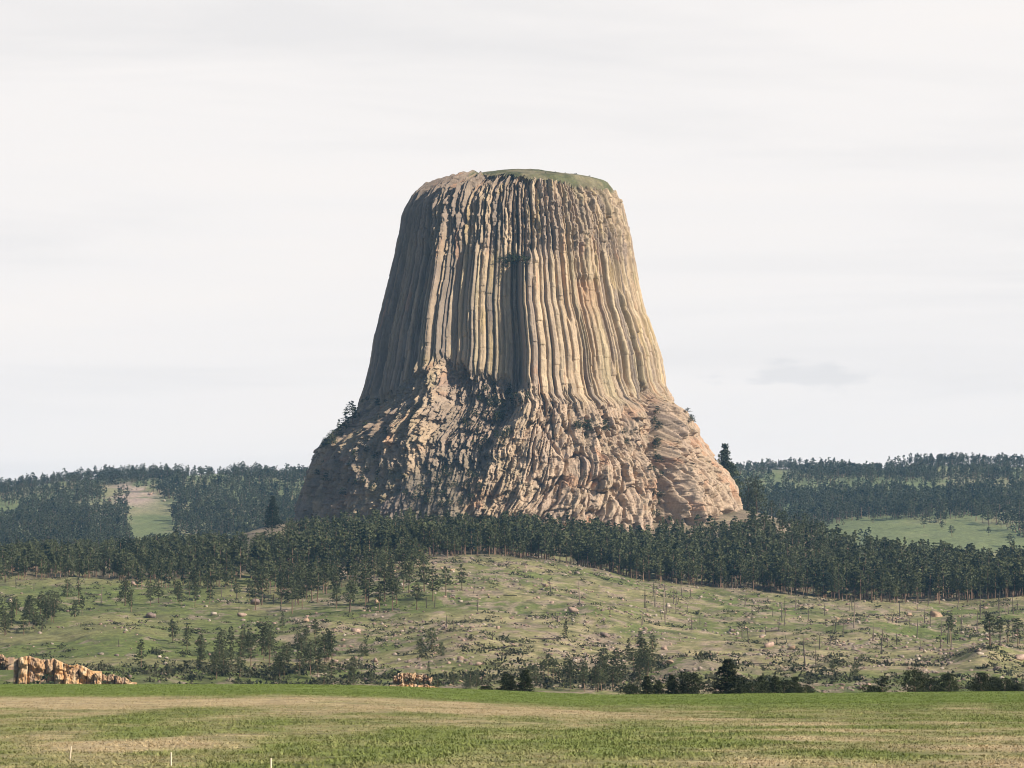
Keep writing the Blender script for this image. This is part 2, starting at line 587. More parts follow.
# ------------------------------------------------------------------ the rock tower
TOWY = 2520.0
LP = [(170, 519), (172, 497), (175, 477), (178, 460), (181, 447), (184, 437), (190, 425), (197, 415), (206, 408.5), (215, 404), (233, 401), (254, 396.7), (270, 393), (287, 389), (308, 383.6),
      (336, 376.6), (364, 372), (390, 365.6), (400, 361.5), (414, 353), (425, 341), (437, 328), (450, 316), (462, 311), (475, 307), (491, 302.5), (506, 298), (520, 294), (545, 288), (600, 276)]
RP = [(170, 522), (172, 547), (175, 564), (178, 580), (181, 599), (184, 608), (190, 612.5), (197, 616), (205, 622), (222, 626.6), (241, 631.3), (262, 634.4), (280, 637.5), (297, 641.4), (314, 645.3),
      (323, 650), (339, 655.5), (350, 659), (360, 662), (386, 666.3), (404, 675), (413, 687), (429, 698), (446, 706), (462, 716), (472, 726), (487, 733.6), (510, 740), (523, 739.5), (545, 742), (600, 748)]
Z_RIM = float(zat(197, TOWY))
pyr = np.concatenate([np.linspace(170.2, 197, 60), np.linspace(197.3, 552, 640), np.linspace(553, 600, 20)])
lx = np.interp(pyr, *zip(*LP))
rx = np.interp(pyr, *zip(*RP))
tz = zat(pyr, TOWY)
XL, XR = xat(lx, pyr, TOWY), xat(rx, pyr, TOWY)
ta, tcx = (XR - XL) / 2, (XR + XL) / 2
phi = np.concatenate([np.linspace(-math.pi, -1.95, 60)[:-1], np.linspace(-1.95, 1.95, 1180), np.linspace(1.95, math.pi, 60)[1:]])
PH, PYR = np.meshgrid(phi, pyr)
ZZ = np.repeat(tz[:, None], len(phi), 1)
AA = np.repeat(ta[:, None], len(phi), 1)
CX = np.repeat(tcx[:, None], len(phi), 1)
T = np.where(np.abs(PH) < math.pi / 2, np.sin(PH), np.sign(PH) * 1.0)

# seam of the shaft with the massive apron, in photo rows
zb_py = np.interp(T, [-1, -0.9, -0.75, -0.6, -0.5, -0.35, -0.15, 0.03, 0.1, 0.3, 0.55, 0.8, 1],
                  [402, 398, 388, 372, 364, 374, 386, 392, 396, 404, 408, 398, 388])
zb_py = zb_py + 13 * fbm(PH * 13, PYR / 40, octaves=4, gain=0.6, seed=201)
rs_ = sstep(0.0, 0.12, T)
ap = sstep(-6, 10 + 8 * rs_, PYR - zb_py)   # 0 on the shaft, 1 on the apron
cap_py = np.interp(T, [-1, -0.5, -0.25, 0.0, 0.3, 0.6, 0.85, 1], [182, 183, 185, 188, 192, 195, 196, 195]) + 3.4 * fbm(PH * 40, octaves=3, gain=0.7, seed=203)
cap = 1 - sstep(-1.0, 1.0, PYR - cap_py)      # 1 on the summit

# --- columns
NC = 172
ed = np.cumsum(0.55 + 1.0 * RNG.random(NC + 4) ** 1.3)
ed = (ed - ed[0]) / (ed[NC] - ed[0]) * 2 * math.pi - math.pi
q = PH + 0.003 * fbm(PH * 5, ZZ / 200, octaves=2, seed=211) + 0.0008 * fbm(PH * 30, ZZ / 6, octaves=2, seed=215)
ci = np.clip(np.searchsorted(ed, q.ravel(), side='right') - 1, 0, NC).reshape(q.shape)
c0, c1 = ed[ci], ed[np.minimum(ci + 1, NC + 3)]
cw = (c1 - c0)
v = (q - c0) / cw * 2 - 1
wm = cw * AA                                   # column width in metres
bulge = 1 - 1.1 * np.clip((np.abs(v) - 0.45) / 0.55, 0, 1) - 0.1 * np.abs(v) - 0.3 * np.exp(-((1 - np.abs(v)) / 0.12) ** 2)
vm = v * wm / 2                                # metres from the column's middle
gap_l = (0.5 + _hash(ci, np.int64(31)) ** 1.6 * 4.5) * sstep(-0.75, -0.1, fbm(ZZ / 38, ci * 1.7, octaves=2, seed=33))
gap_r = (0.5 + _hash(ci + 1, np.int64(31)) ** 1.6 * 4.5) * sstep(-0.75, -0.1, fbm(ZZ / 38, (ci + 1) * 1.7, octaves=2, seed=33))
cleft = gap_l * np.exp(-((wm / 2 + vm) / 0.72) ** 2) + gap_r * np.exp(-((wm / 2 - vm) / 0.72) ** 2)
# facets: each column is turned a little
turn = (_hash(ci, np.int64(5)) - 0.5)
col_off = (_hash(ci, np.int64(1)) - 0.5) * 1.7
grp = np.floor(ci / 4 + 0.3 * np.sin(ci))
grp_off = (_hash(grp, np.int64(2)) - 0.5) * 1.6
# breaks: a column's depth steps where its top has fallen away
def broken(period, seed, amp):
    s = ZZ / period + 13.0 * _hash(ci, np.int64(seed))
    k = np.floor(s)
    f = s - k
    a = _hash(ci, k, np.int64(seed + 1))
    b = _hash(ci, k + 1, np.int64(seed + 1))
    e = sstep(1 - 0.7 / period, 1, f)
    return ((a * (1 - e) + b * e) - 0.5) * amp


wl = sstep(0.0, 1.0, np.interp(PYR, [197, 215, 250, 285], [1.0, 1.0, 0.85, 0.12]) * np.interp(T, [-1, -0.8, -0.6, 0.2, 0.5, 1], [0.3, 0.4, 0.9, 1, 0.75, 0.6]))
wl_r = np.clip(wl, 0, 1)
d_col = (0.145 + 0.14 * wl_r) * wm * bulge - cleft * (1 + 0.7 * sstep(-0.55, -0.7, T)) + 0.22 * wm * turn * v + col_off + grp_off + broken(60, 301, 1.3) + wl_r * (broken(7, 311, 3.2) + broken(17, 317, 3.4))
flank = sstep(-0.55, -0.7, T)
g9 = np.floor(ci / 7 + 0.6 * np.sin(ci * 0.7))
d_col = d_col + flank * ((_hash(g9, np.int64(91)) - 0.5) * 8) + broken(10, 331, 1.2) + 0.35 * fbm(PH * 170, ZZ / 40, octaves=3, seed=227)
d_col = d_col + wl_r * 2.2 * fbm(PH * 45, ZZ / 4.0, octaves=3, seed=221) + 0.25 * fbm(PH * 60, ZZ / 2.5, octaves=2, seed=225)
# open cracks
for (tc0, pa, pb, wd, dp, dr) in [(0.37, 262, 330, 0.012, 5, .02), (0.53, 268, 300, .012, 4, .03), (0.62, 285, 372, 0.012, 5, 0.025), (0.70, 262, 395, 0.014, 7, 0.025), (0.82, 238, 300, 0.014, 6, .03), (0.88, 235, 292, 0.012, 6, 0.02),
                               (0.80, 300, 395, 0.013, 6, 0.025), (0.93, 318, 385, 0.013, 6, 0.03), (0.45, 330, 395, 0.008, 3, .02), (0.22, 310, 400, 0.008, 3, .03), (0.13, 290, 400, 0.008, 3.5, .03), (-0.64, 205, 372, 0.012, 6, 0.01),
                               (-0.83, 215, 400, 0.02, 3, -0.02), (-0.92, 240, 400, 0.02, 3, -0.02), (-0.45, 195, 250, .012, 5, .02), (-0.28, 190, 245, .012, 6, .02), (0.14, 200, 262, .014, 7, .02), (0.02, 195, 258, .012, 6, .03), (0.3, 215, 262, .012, 5, .04), (-.12, 200, 250, .012, 5, 0)]:
    wd = wd * 0.62
    tt = tc0 + 0.25 * dr * (PYR - pa) / (pb - pa)
    d_col -= dp * (np.exp(-((T - tt) / wd) ** 2) - 0.15 * np.exp(-((T - tt - 2.2 * wd) / wd) ** 2)) * 0.8 * sstep(pa - 8, pa + 6, PYR) * (1 - sstep(pb - 6, pb + 8, PYR)) * (np.abs(PH) < 1.6)
# --- large shape of the shaft
d_big = np.interp(T, [-1, -0.9, -0.78, -0.655, -0.635, -0.58, -0.54, -0.46, -0.33, -0.12, 0.035, 0.058, 0.2, 0.5, 0.8, 1],
                  [0, -1.5, -4, -5, 5, 5, 2, -7, -2, -6, -10, 8, 4, 2, 1, 0])
d_up = np.interp(T, [-1, -0.9, -0.75, -0.6, -0.4, 0.1, 0.3, 0.6, 1], [0, -1, -2, 4, -4, -6, 0, 2, 0])
ledge = 250 + 16 * sstep(-0.5, -0.05, T) - 4 * np.abs(T) + 5 * fbm(PH * 14, seed=231)
ku = sstep(-5, 9, PYR - ledge)
d_big = d_big * (1 + 0.35 * sstep(315, 350, PYR) * (T > -0.5) * (T < 0.045))
d_shaft = d_col + d_up * (1 - ku) + d_big * ku
# a small bite with a roof
roof = np.exp(-((T - 0.52) / 0.055) ** 2)
d_shaft += roof * (1.8 * np.exp(-((PYR - 285) / 2.0) ** 2) - 2.2 * sstep(287, 290, PYR) * (1 - sstep(291, 330, PYR)))

# --- apron: massive leaning blocks on the right, broken ribs and boulders on the left
arc = PH * 200.0
leanr = np.interp(T, [-1, -0.4, 0, 0.3, 0.7, 1], [0.30, 0.22, -0.60, -0.40, 0.0, 0.05])
zk = ZZ - 158
sx = arc + leanr * np.where(zk < 0, zk, 0.15 * zk)
wrp = 6 * fbm(arc / 22, ZZ / 30, octaves=5, gain=0.55, seed=241)


def stubs(u, z, wdt, per, amp, seed, lean=0.5):
    """blocks left standing where columns have broken: each with its own depth, turn and sloping front"""
    uu = u / wdt + 0.45 * vnoise(u / (wdt * 2.3), z / (per * 3.0), seed=seed + 5)
    i = np.floor(uu)
    r = uu - i
    sz = z / per * (0.75 + 0.5 * _hash(i, np.int64(seed + 6))) + 17.0 * _hash(i, np.int64(seed))
    k = np.floor(sz)
    f = sz - k
    off = _hash(i, k, np.int64(seed + 1)) - 0.5
    tr = _hash(i, k, np.int64(seed + 2)) - 0.5
    e = np.minimum(r, 1 - r) * wdt
    ez = np.minimum(f, 1 - f) * per
    gap = np.exp(-(e / 0.75) ** 2) * _hash(i + (r > 0.5), np.int64(seed + 3)) ** 1.5 + 0.6 * np.exp(-(ez / 0.5) ** 2) * _hash(i, k + (f > 0.5), np.int64(seed + 4)) ** 1.5
    d = amp * (off + 0.5 * tr * (r - 0.5) * 2 * 0.6 - lean * (f - 0.5)) - gap * min(2.6, 0.55 * amp + 0.6)
    return d, _hash(i, k, np.int64(seed + 8))


rt_side = sstep(-0.2, 0.15, T)
wz = ZZ + 0.9 * wrp
b1, cid = stubs(sx + 0.8 * wrp, wz, 11.0, 46.0, 5.5, 251, 0.45)
b2l, gid = stubs(sx + 0.5 * wrp, wz, 4.6, 12.0, 4.0, 261, 0.6)
b2r, gid2 = stubs(sx + 0.6 * wrp, wz, 7.5, 30.0, 4.2, 263, 0.4)
b2 = b2l * (1 - rt_side) + b2r * rt_side
b3, hid = stubs(sx + 0.3 * wrp, wz, 2.3, 7.0, 2.0, 271, 0.35)
low = sstep(440, 520, PYR)
rgh = 0.75 + 0.6 * sstep(-0.35, 0.35, fbm(arc / 30, ZZ / 30, octaves=3, seed=277))
k1l, e1l = facets((sx + 1.2 * wrp) / 7.0, wz / 17.0, 5.0, 4.2, 601)
k1r, e1r = facets((sx + 0.9 * wrp) / 9.0, wz / 24.0, 6.0, 5.0, 603)
k1, e1_ = k1l * (1 - rt_side) + k1r * rt_side, e1l * (1 - rt_side) + e1r * rt_side
k2l, e2_ = facets((sx - 0.7 * wrp) / 3.1, wz / 6.5, 2.4, 2.0, 611)
k2r, e2r = facets((sx - 0.5 * wrp) / 3.6, wz / 8.0, 2.2, 2.0, 613)
k2 = k2l * (1 - rt_side) + k2r * rt_side
k3, e3_ = facets((sx + 0.4 * wrp) / 1.5, wz / 2.6, 1.1, 0.8, 621)
crev = (3.2 + 2.2 * rt_side) * np.exp(-(e1_ / 0.10) ** 2) * sstep(-0.35, 0.2, fbm(arc / 16, ZZ / 18, octaves=2, seed=605)) + 1.3 * np.exp(-(e2_ / 0.12) ** 2) * sstep(-0.2, 0.3, fbm(arc / 9, ZZ / 10, octaves=2, seed=606))
fac = (k1 - crev) * (0.75 + 0.25 * rt_side) + (k2 * rgh + k3 * rgh * (1 - 0.4 * rt_side)) * (1 + 0.6 * sstep(0.6, 0.8, T))
tal_ = sstep(-0.66, -0.56, T) * sstep(-0.16, -0.24, T) * sstep(468, 486, PYR + 8 * fbm(arc / 12, ZZ / 12, octaves=3, seed=425))
d_ap = fac + b1 * (0.8 + 0.3 * rt_side) + b2 * rgh * (0.7 - 0.25 * rt_side) + b3 * rgh * (0.6 - 0.45 * rt_side)
d_ap += 6.5 * fbm(arc / 60, ZZ / 60, octaves=4, seed=271) + (1.5 - 0.7 * rt_side) * fbm(arc / 4, ZZ / 5, octaves=4, gain=0.6, seed=275)
# ribs that fall from the columns
d_ap -= 6.5 * np.exp(-(fbm(sx / 15.0, ZZ / 80, octaves=4, seed=281) / 0.04) ** 2) * rt_side
redge = np.interp(PYR, [388, 420, 450, 480, 515, 560], [0.05, -0.02, -0.08, -0.15, -0.20, -0.24]) + 0.03 * fbm(PYR / 14, octaves=3, seed=291)
lridge = np.interp(PYR, [365, 400, 450, 480, 520], [-0.55, -0.50, -0.45, -0.49, -0.62]) + 0.03 * fbm(PYR / 14, octaves=3, seed=295)
rt = T - redge
d_apbig = np.where(T < lridge, 3 + 20 * np.maximum(T - lridge, -0.3), 0)
gul = sstep(0, 0.07, T - lridge) * (1 - sstep(-0.05, 0.02, rt))
d_apbig = d_apbig + gul * np.interp(PYR, [375, 430, 468, 510, 550], [-12, -12, -4, 8, 16]) + sstep(-0.05, 0.02, rt) * (8 - 11 * np.clip(rt, 0, 0.6))
rg = np.interp(PYR, [385, 420, 470, 515, 560], [0.83, 0.785, 0.676, 0.64, 0.62])
d_apbig -= 27 * np.exp(-((T - rg) / 0.040) ** 2) - 8 * np.exp(-((T - rg - 0.075) / 0.035) ** 2) + 5 * np.exp(-((T - rg - 0.16) / 0.02) ** 2) + 4 * np.exp(-((T - rg - 0.25) / 0.015) ** 2)
# diagonal clefts
for (xa, ya, xb, yb, wd, dp) in [(517, 458, 490, 515, 2.6, 7), (598, 462, 588, 500, 2.4, 6), (610, 495, 618, 515, 3, 7), (545, 405, 572, 455, 1.8, 4), (535, 430, 560, 470, 1.6, 4), (536, 460, 522, 510, 2, 4), (565, 470, 548, 510, 2, 5), (630, 460, 634, 500, 2, 4), (690, 430, 708, 520, 2, 5), (700, 420, 730, 500, 2, 4), (672, 440, 690, 520, 2, 4)]:
    k = np.clip((PYR - ya) / (yb - ya), 0, 1)
    spx = np.interp(pyr, pyr, (lx + rx) / 2)[:, None] + T * ((rx - lx) / 2)[:, None]
    dd = spx - (xa + (xb - xa) * k) + 1.5 * fbm(PYR / 9, seed=int(xa))
    d_ap -= dp * np.exp(-(dd / wd) ** 2) * sstep(ya - 5, ya + 5, PYR) * (1 - sstep(yb - 5, yb + 5, PYR))
ribs = np.interp(T, [-1, 0.0, 0.12, 0.45, 0.6, 1], [0, 0, 0.10, 0.18, 0.55, 0.6])
d_apron = d_ap * (1 - 0.22 * np.clip(ribs, 0, 1)) * (1 - 0.45 * tal_) + ribs * (1.25 * d_col + 1.3 * (_hash(grp, np.int64(41)) - 0.5) * 3) + d_apbig
edge_soft = 1 - 0.55 * sstep(0.93, 1.0, np.abs(T))
D = (d_shaft * (1 - ap) + d_apron * ap) * edge_soft
D = D * (1 - cap) * (0.8 + 0.2 * sstep(180, 199, PYR)) + cap * 0.5 * fbm(PH * 6 * AA / 90, PYR / 6, octaves=3, seed=299)
D *= sstep(170.2, 173, PYR)
D = np.where(np.abs(PH) > 2.0, D * 0.5, D)
bfac = 0.86
TXx = CX + (AA + D) * np.sin(PH)
TYy = TOWY - (bfac * AA + D) * np.cos(PH)
TZz = ZZ + np.where(cap > 0.5, 0.6 * fbm(TXx / 9, TYy / 9, octaves=3, seed=305), 0.0) + (1 - cap) * 0.5 * fbm(PH * 50, ZZ / 3, seed=307) + (1 - cap) * sstep(206, 194, PYR) * ((_hash(ci, np.int64(95)) - 0.5) * 5.0 + 2.2 * fbm(PH * 70, ZZ / 3, octaves=2, seed=309))

# --- rock colours
tanr = np.array([0.455, 0.338, 0.22])
pale = np.array([0.55, 0.435, 0.30])
lich = np.array([0.36, 0.305, 0.185])
brwn = np.array([0.31, 0.24, 0.19])
rust = np.array([0.50, 0.255, 0.14])
gold = np.array([0.49, 0.365, 0.18])


def mixc(a, b, k):
    return a + (b - a) * np.clip(k, 0, 1)[..., None]


shp = T.shape + (3,)
cc = _hash(ci, np.int64(77))
kb = np.floor(ZZ / 10 + 13.0 * _hash(ci, np.int64(331)))
cs_ = mixc(np.broadcast_to(tanr, shp), pale, cc * 0.8) * (0.80 + 0.26 * _hash(ci, np.int64(81)) + 0.14 * _hash(ci, kb, np.int64(82)))[..., None]
cs_ = mixc(cs_, lich, 0.6 * sstep(0.5, 0.95, _hash(ci, np.int64(78)) + 0.35 * fbm(PH * 10, ZZ / 50, seed=401)))
cs_ = mixc(cs_, brwn, 0.8 * sstep(0.62, 0.95, _hash(ci, np.int64(79)) + 0.3 * fbm(PH * 20, ZZ / 30, seed=403)))
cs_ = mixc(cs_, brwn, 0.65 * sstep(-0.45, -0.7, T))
cs_ = mixc(cs_, np.array([0.20, 0.165, 0.14]), 0.75 * sstep(0.72, 0.98, _hash(ci, np.int64(80)) + 0.3 * fbm(PH * 60, ZZ / 60, octaves=3, seed=404)))
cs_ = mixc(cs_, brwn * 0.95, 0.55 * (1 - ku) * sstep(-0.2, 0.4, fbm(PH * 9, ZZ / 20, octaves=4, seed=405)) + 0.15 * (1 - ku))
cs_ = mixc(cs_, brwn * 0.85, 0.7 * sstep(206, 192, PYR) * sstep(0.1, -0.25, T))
cs_ = mixc(cs_, gold, 0.6 * sstep(0.25, 0.6, fbm(PH * 16, ZZ / 35, octaves=3, seed=407)) * (T > -0.6))
cs_ = mixc(cs_, rust, 0.36 * np.exp(-((T - 0.55) / 0.08) ** 2) * sstep(288, 294, PYR) * (1 - sstep(300, 345, PYR)) + 0.4 * sstep(0.45, 0.7, fbm(PH * 30, ZZ / 25, octaves=3, seed=409)))
ca_ = mixc(np.broadcast_to(tanr * 1.02, shp), pale * np.array([1.0, 0.96, 0.95]), 0.5 * gid + 0.5 * sstep(-0.2, 0.5, fbm(arc / 20, ZZ / 20, octaves=3, seed=411)))
ca_ = mixc(ca_, brwn, 0.6 * sstep(0.55, 0.95, cid) + 0.35 * sstep(0.0, 0.5, fbm(arc / 7, ZZ / 10, octaves=4, seed=413)))
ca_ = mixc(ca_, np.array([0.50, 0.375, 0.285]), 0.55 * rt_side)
ca_ = mixc(ca_, rust * 1.05, 0.5 * sstep(0.3, 0.6, fbm(arc / 16, ZZ / 16, octaves=3, seed=415)))
ca_ = mixc(ca_, lich * 0.8, np.interp(T, [-1, -.1, .1, 1], [0.55, .45, .2, .2]) * sstep(0.0, 0.4, fbm(arc / 10, ZZ / 10, octaves=3, seed=417)))
turf = mixc(np.broadcast_to(np.array([0.105, 0.108, 0.055]), shp), np.array([0.19, 0.165, 0.10]), sstep(-0.1, 0.5, fbm(TXx / 10, TYy / 10, octaves=3, seed=419)))
talus = gul * sstep(445, 475, PYR) * sstep(-0.25, 0.15, fbm(arc / 9, ZZ / 9, octaves=4, seed=421) + 0.1)
talus = np.maximum(talus, tal_ * sstep(-0.35, 0.1, fbm(arc / 7, ZZ / 7, octaves=4, seed=427)))
ca_ = mixc(ca_, np.array([0.135, 0.135, 0.065]), 0.85 * talus)
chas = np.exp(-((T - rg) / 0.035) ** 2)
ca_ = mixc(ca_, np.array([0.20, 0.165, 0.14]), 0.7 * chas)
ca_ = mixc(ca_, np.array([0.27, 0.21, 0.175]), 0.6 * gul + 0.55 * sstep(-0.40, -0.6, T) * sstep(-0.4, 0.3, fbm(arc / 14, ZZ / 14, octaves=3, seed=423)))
d_talus = talus
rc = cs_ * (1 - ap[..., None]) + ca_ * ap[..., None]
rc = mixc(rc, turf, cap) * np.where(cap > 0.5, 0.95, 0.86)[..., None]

tower = link('rock_tower', None, loc=(float(tcx[-1]), TOWY, float(zat(535, TOWY))))
tag(tower, 'giant fluted rock tower with a flat grassy top rising above the pine forest', 'rock tower')
gf = grid_faces(*T.shape)
ncol = T.shape[1]
fr = gf[:, 0] // ncol
fap = ap.ravel()[gf].mean(1) > 0.5
fcap = (~fap) & (cap.ravel()[gf].mean(1) > 0.5)
TV = np.stack([TXx, TYy, TZz], -1).reshape(-1, 3)
RC = rc.reshape(-1, 3)
for nm, mask, mt in (('column_shaft', ~fap & ~fcap, M_ROCK), ('rock_apron', fap, M_APRON), ('summit_turf', fcap, M_CAP)):
    fs = gf[mask][:, ::-1]
    u, inv = np.unique(fs, return_inverse=True)
    loc = np.array(tower.location)
    me = mesh_np(nm, TV[u] - loc, inv.reshape(-1, 4), mt, {'rcol': RC[u]}, smooth=(nm == 'summit_turf'))
    link(nm, me, tower)
TPX, TPY = project(TXx, TYy, TZz)
_front = np.abs(PH) < 1.5


def tower_at(px, py):
    d = np.where(_front, (TPX - px) ** 2 + (TPY - py) ** 2 + 0.0004 * (TYy - 2370) ** 2 * 0.02, 1e9)
    i = np.unravel_index(np.argmin(d), d.shape)
    return float(TXx[i]), float(TYy[i]), float(TZz[i])


# ------------------------------------------------------------------ trees
def tube(pts, radii, sides, rng):
    V, F = [], []
    for k, (p, r) in enumerate(zip(pts, radii)):
        a = np.arange(sides) / sides * 2 * math.pi
        V.append(np.stack([p[0] + r * np.cos(a), p[1] + r * np.sin(a), np.full(sides, p[2])], 1))
    for k in range(len(pts) - 1):
        a = np.arange(sides)
        b = (a + 1) % sides
        F.append(np.stack([a + k * sides, b + k * sides, b + (k + 1) * sides, a + (k + 1) * sides], 1))
    return np.concatenate(V), np.concatenate(F)


def bar(p, q, r0, r1, sides=4):
    p, q = np.array(p, float), np.array(q, float)
    d = q - p
    d /= np.linalg.norm(d)
    s = np.cross(d, [0.3, 0.2, 0.93])
    s /= np.linalg.norm(s)
    t = np.cross(d, s)
    a = np.arange(sides) / sides * 2 * math.pi
    ring = np.cos(a)[:, None] * s + np.sin(a)[:, None] * t
    V = np.concatenate([p + ring * r0, q + ring * r1])
    i = np.arange(sides)
    j = (i + 1) % sides
    return V, np.stack([i, j, j + sides, i + sides], 1)


def join(parts):
    V, F, n = [], [], 0
    for v_, f_ in parts:
        V.append(v_)
        F.append(f_ + n)
        n += len(v_)
    return np.concatenate(V), np.concatenate(F)


def tree_arrays(rng, shape, nclump, ntri, leaf, sides=6, limbs=8):
    """a unit-height conifer: trunk (verts, quads) and crown (verts, tris, tint)"""
    base = {'pine': 0.30, 'tall': 0.42, 'cone': 0.08, 'round': 0.06, 'slim': 0.22}[shape] + rng.uniform(-0.05, 0.05)
    rmax = {'pine': 0.215, 'tall': 0.175, 'cone': 0.25, 'round': 0.40, 'slim': 0.11}[shape] * rng.uniform(0.9, 1.15)
    lean = rng.normal(0, 0.018, 2)
    hs = np.linspace(-0.03, 0.97, 7)
    bend = rng.normal(0, 0.006, (7, 2))
    pts = [(lean[0] * h + bend[k, 0] * h, lean[1] * h + bend[k, 1] * h, h) for k, h in enumerate(hs)]
    r0 = 0.0165 if shape != 'round' else 0.03
    trunk = [tube(pts, [r0 * 1.25, r0, r0 * 0.9, r0 * 0.75, r0 * 0.55, r0 * 0.35, r0 * 0.1], sides, rng)]
    for k in range(limbs):
        h = rng.uniform(base * 0.75, 0.85)
        a = rng.uniform(0, 2 * math.pi)
        L = rmax * rng.uniform(0.4, 0.9) * (1.1 - h)
        p = np.array([lean[0] * h, lean[1] * h, h])
        trunk.append(bar(p, p + [L * math.cos(a), L * math.sin(a), rng.uniform(-0.01, 0.05)], r0 * 0.3, r0 * 0.1, 3))
    tv, tf = join(trunk)
    # crown: clumps of needle tufts at branch ends
    C = []
    asym = rng.uniform(0, 2 * math.pi)
    gaps = rng.uniform(base, 1, 3)
    while len(C) < nclump:
        u = rng.random()
        h = base + (1 - base) * u
        if shape in ('pine', 'tall'):
            env = (0.45 + 0.55 * math.sin(min(1, u * 2.2) * math.pi / 2)) * (1 - u ** 2.1) ** 0.8 + 0.05
        elif shape == 'round':
            env = math.sqrt(max(0, 1 - (u * 1.02 - 0.25) ** 2 / 0.62)) * (1 - 0.3 * u) + 0.03
        else:
            env = (1 - u) ** 0.85 * (0.9 + 0.2 * math.sin(u * 40)) + 0.03
        if rng.random() > 0.35 + env * 0.75:
            continue
        if shape not in ('cone', 'round') and min(abs(gaps - h)) < 0.018 and rng.random() < 0.8:
            continue
        a = rng.uniform(0, 2 * math.pi)
        lump = 1 + 0.30 * math.sin(3 * a + 9 * h + asym) + 0.18 * math.cos(a - asym)
        r = rmax * env * lump * math.sqrt(rng.uniform(0.12, 1))
        C.append((lean[0] * h + r * math.cos(a), lean[1] * h + r * math.sin(a), h + rng.uniform(-0.02, 0.015) - 0.05 * r / rmax * (1 - u), rng.random(), env))
    C = np.array(C)
    n = nclump * ntri
    cid_ = np.repeat(np.arange(nclump), ntri)
    crad = rmax * (0.16 + 0.20 * C[cid_, 3]) * (0.5 + 0.5 * np.clip(C[cid_, 4], 0, 1))
    dirs = rng.normal(0, 1, (n, 3))
    dirs /= np.linalg.norm(dirs, axis=1)[:, None]
    pos = C[cid_, :3] + dirs * (crad * rng.random(n) ** 0.5)[:, None] * np.array([1.15, 1.15, 0.5 if shape != 'round' else 0.8])
    pos[:, 2] = np.minimum(pos[:, 2], 1.0)
    a_ = rng.normal(0, 1, (n, 3))
    a_ /= np.linalg.norm(a_, axis=1)[:, None]
    b_ = np.cross(a_, rng.normal(0, 1, (n, 3)))
    b_ /= np.linalg.norm(b_, axis=1)[:, None]
    s = leaf * rng.uniform(0.6, 1.4, n)[:, None]
    cv = np.stack([pos - a_ * s, pos + a_ * s * 0.6 - b_ * s * 0.7, pos + a_ * s * 0.6 + b_ * s * 0.7], 1).reshape(-1, 3)
    cf = np.arange(3 * n).reshape(-1, 3)
    tint = np.repeat(np.clip(0.25 + 0.5 * C[cid_, 3] + 0.35 * rng.random(n), 0, 1), 3)
    return tv, tf, cv, cf, tint


def tint_for(nv, rng):
    return np.clip(rng.normal(0.5, 0.25, nv), 0, 1)


PROTO = {}


def make_protos():
    r = np.random.default_rng(23)
    spec = {'pine': (9, 85, 10, 0.026), 'tall': (9, 80, 10, 0.024), 'cone': (5, 105, 10, 0.024), 'round': (4, 120, 10, 0.034), 'slim': (4, 70, 9, 0.018)}
    for shape, (nv, ncl, ntr, leaf) in spec.items():
        for k in range(nv):
            tv, tf, cv, cf, ti = tree_arrays(r, shape, ncl, ntr, leaf)
            PROTO.setdefault(shape, []).append((mesh_np('trunk', tv, tf, M_BARK, {'tint': tint_for(len(tv), r)}), mesh_np('crown', cv, cf, M_NEEDLE, {'tint': ti})))
    for shape, ncl, ntr, leaf in (('cone', 330, 28, 0.0125), ('round', 340, 26, 0.016)):
        for k in range(4):
            tv, tf, cv, cf, ti = tree_arrays(r, shape, ncl, ntr, leaf, sides=8, limbs=16)
            PROTO.setdefault('near_' + shape, []).append((mesh_np('trunk', tv, tf, M_BARK, {'tint': tint_for(len(tv), r)}), mesh_np('crown', cv, cf, M_NEEDLE_DARK, {'tint': ti})))


make_protos()
TREES = []


def tree(x, y, z, h, shape, label, group=None, wide=1.0, tilt=0.0):
    ms = PROTO[shape]
    tm, cm = ms[random.randrange(len(ms))]
    root = link('pine_tree', None, loc=(x, y, z))
    root.rotation_euler = (random.gauss(0, 0.015), tilt + random.gauss(0, 0.015), random.uniform(0, 6.28))
    if tilt:
        root.rotation_euler = (0, tilt, 0)
    root.scale = (h * wide, h * wide, h)
    tag(root, label, 'pine tree', group)
    link('trunk', tm, root)
    link('crown', cm, root)
    TREES.append((x, y))
    return root


def tree_px(px, py, hpx, shape, label, group=None, wide=1.0, y0=1000, y1=5600, tilt=0.0, Y=None):
    if Y is None:
        x, y, z = ground_at(px, py, y0, y1)
    else:
        y = Y
        x = float(xat(px, py, Y))
        z = float(H(x, y))
    top = float(zat(py - hpx, y))
    h = max(top - z, 1.2)
    return tree(x, y, z, h, shape, label, group, wide, tilt)


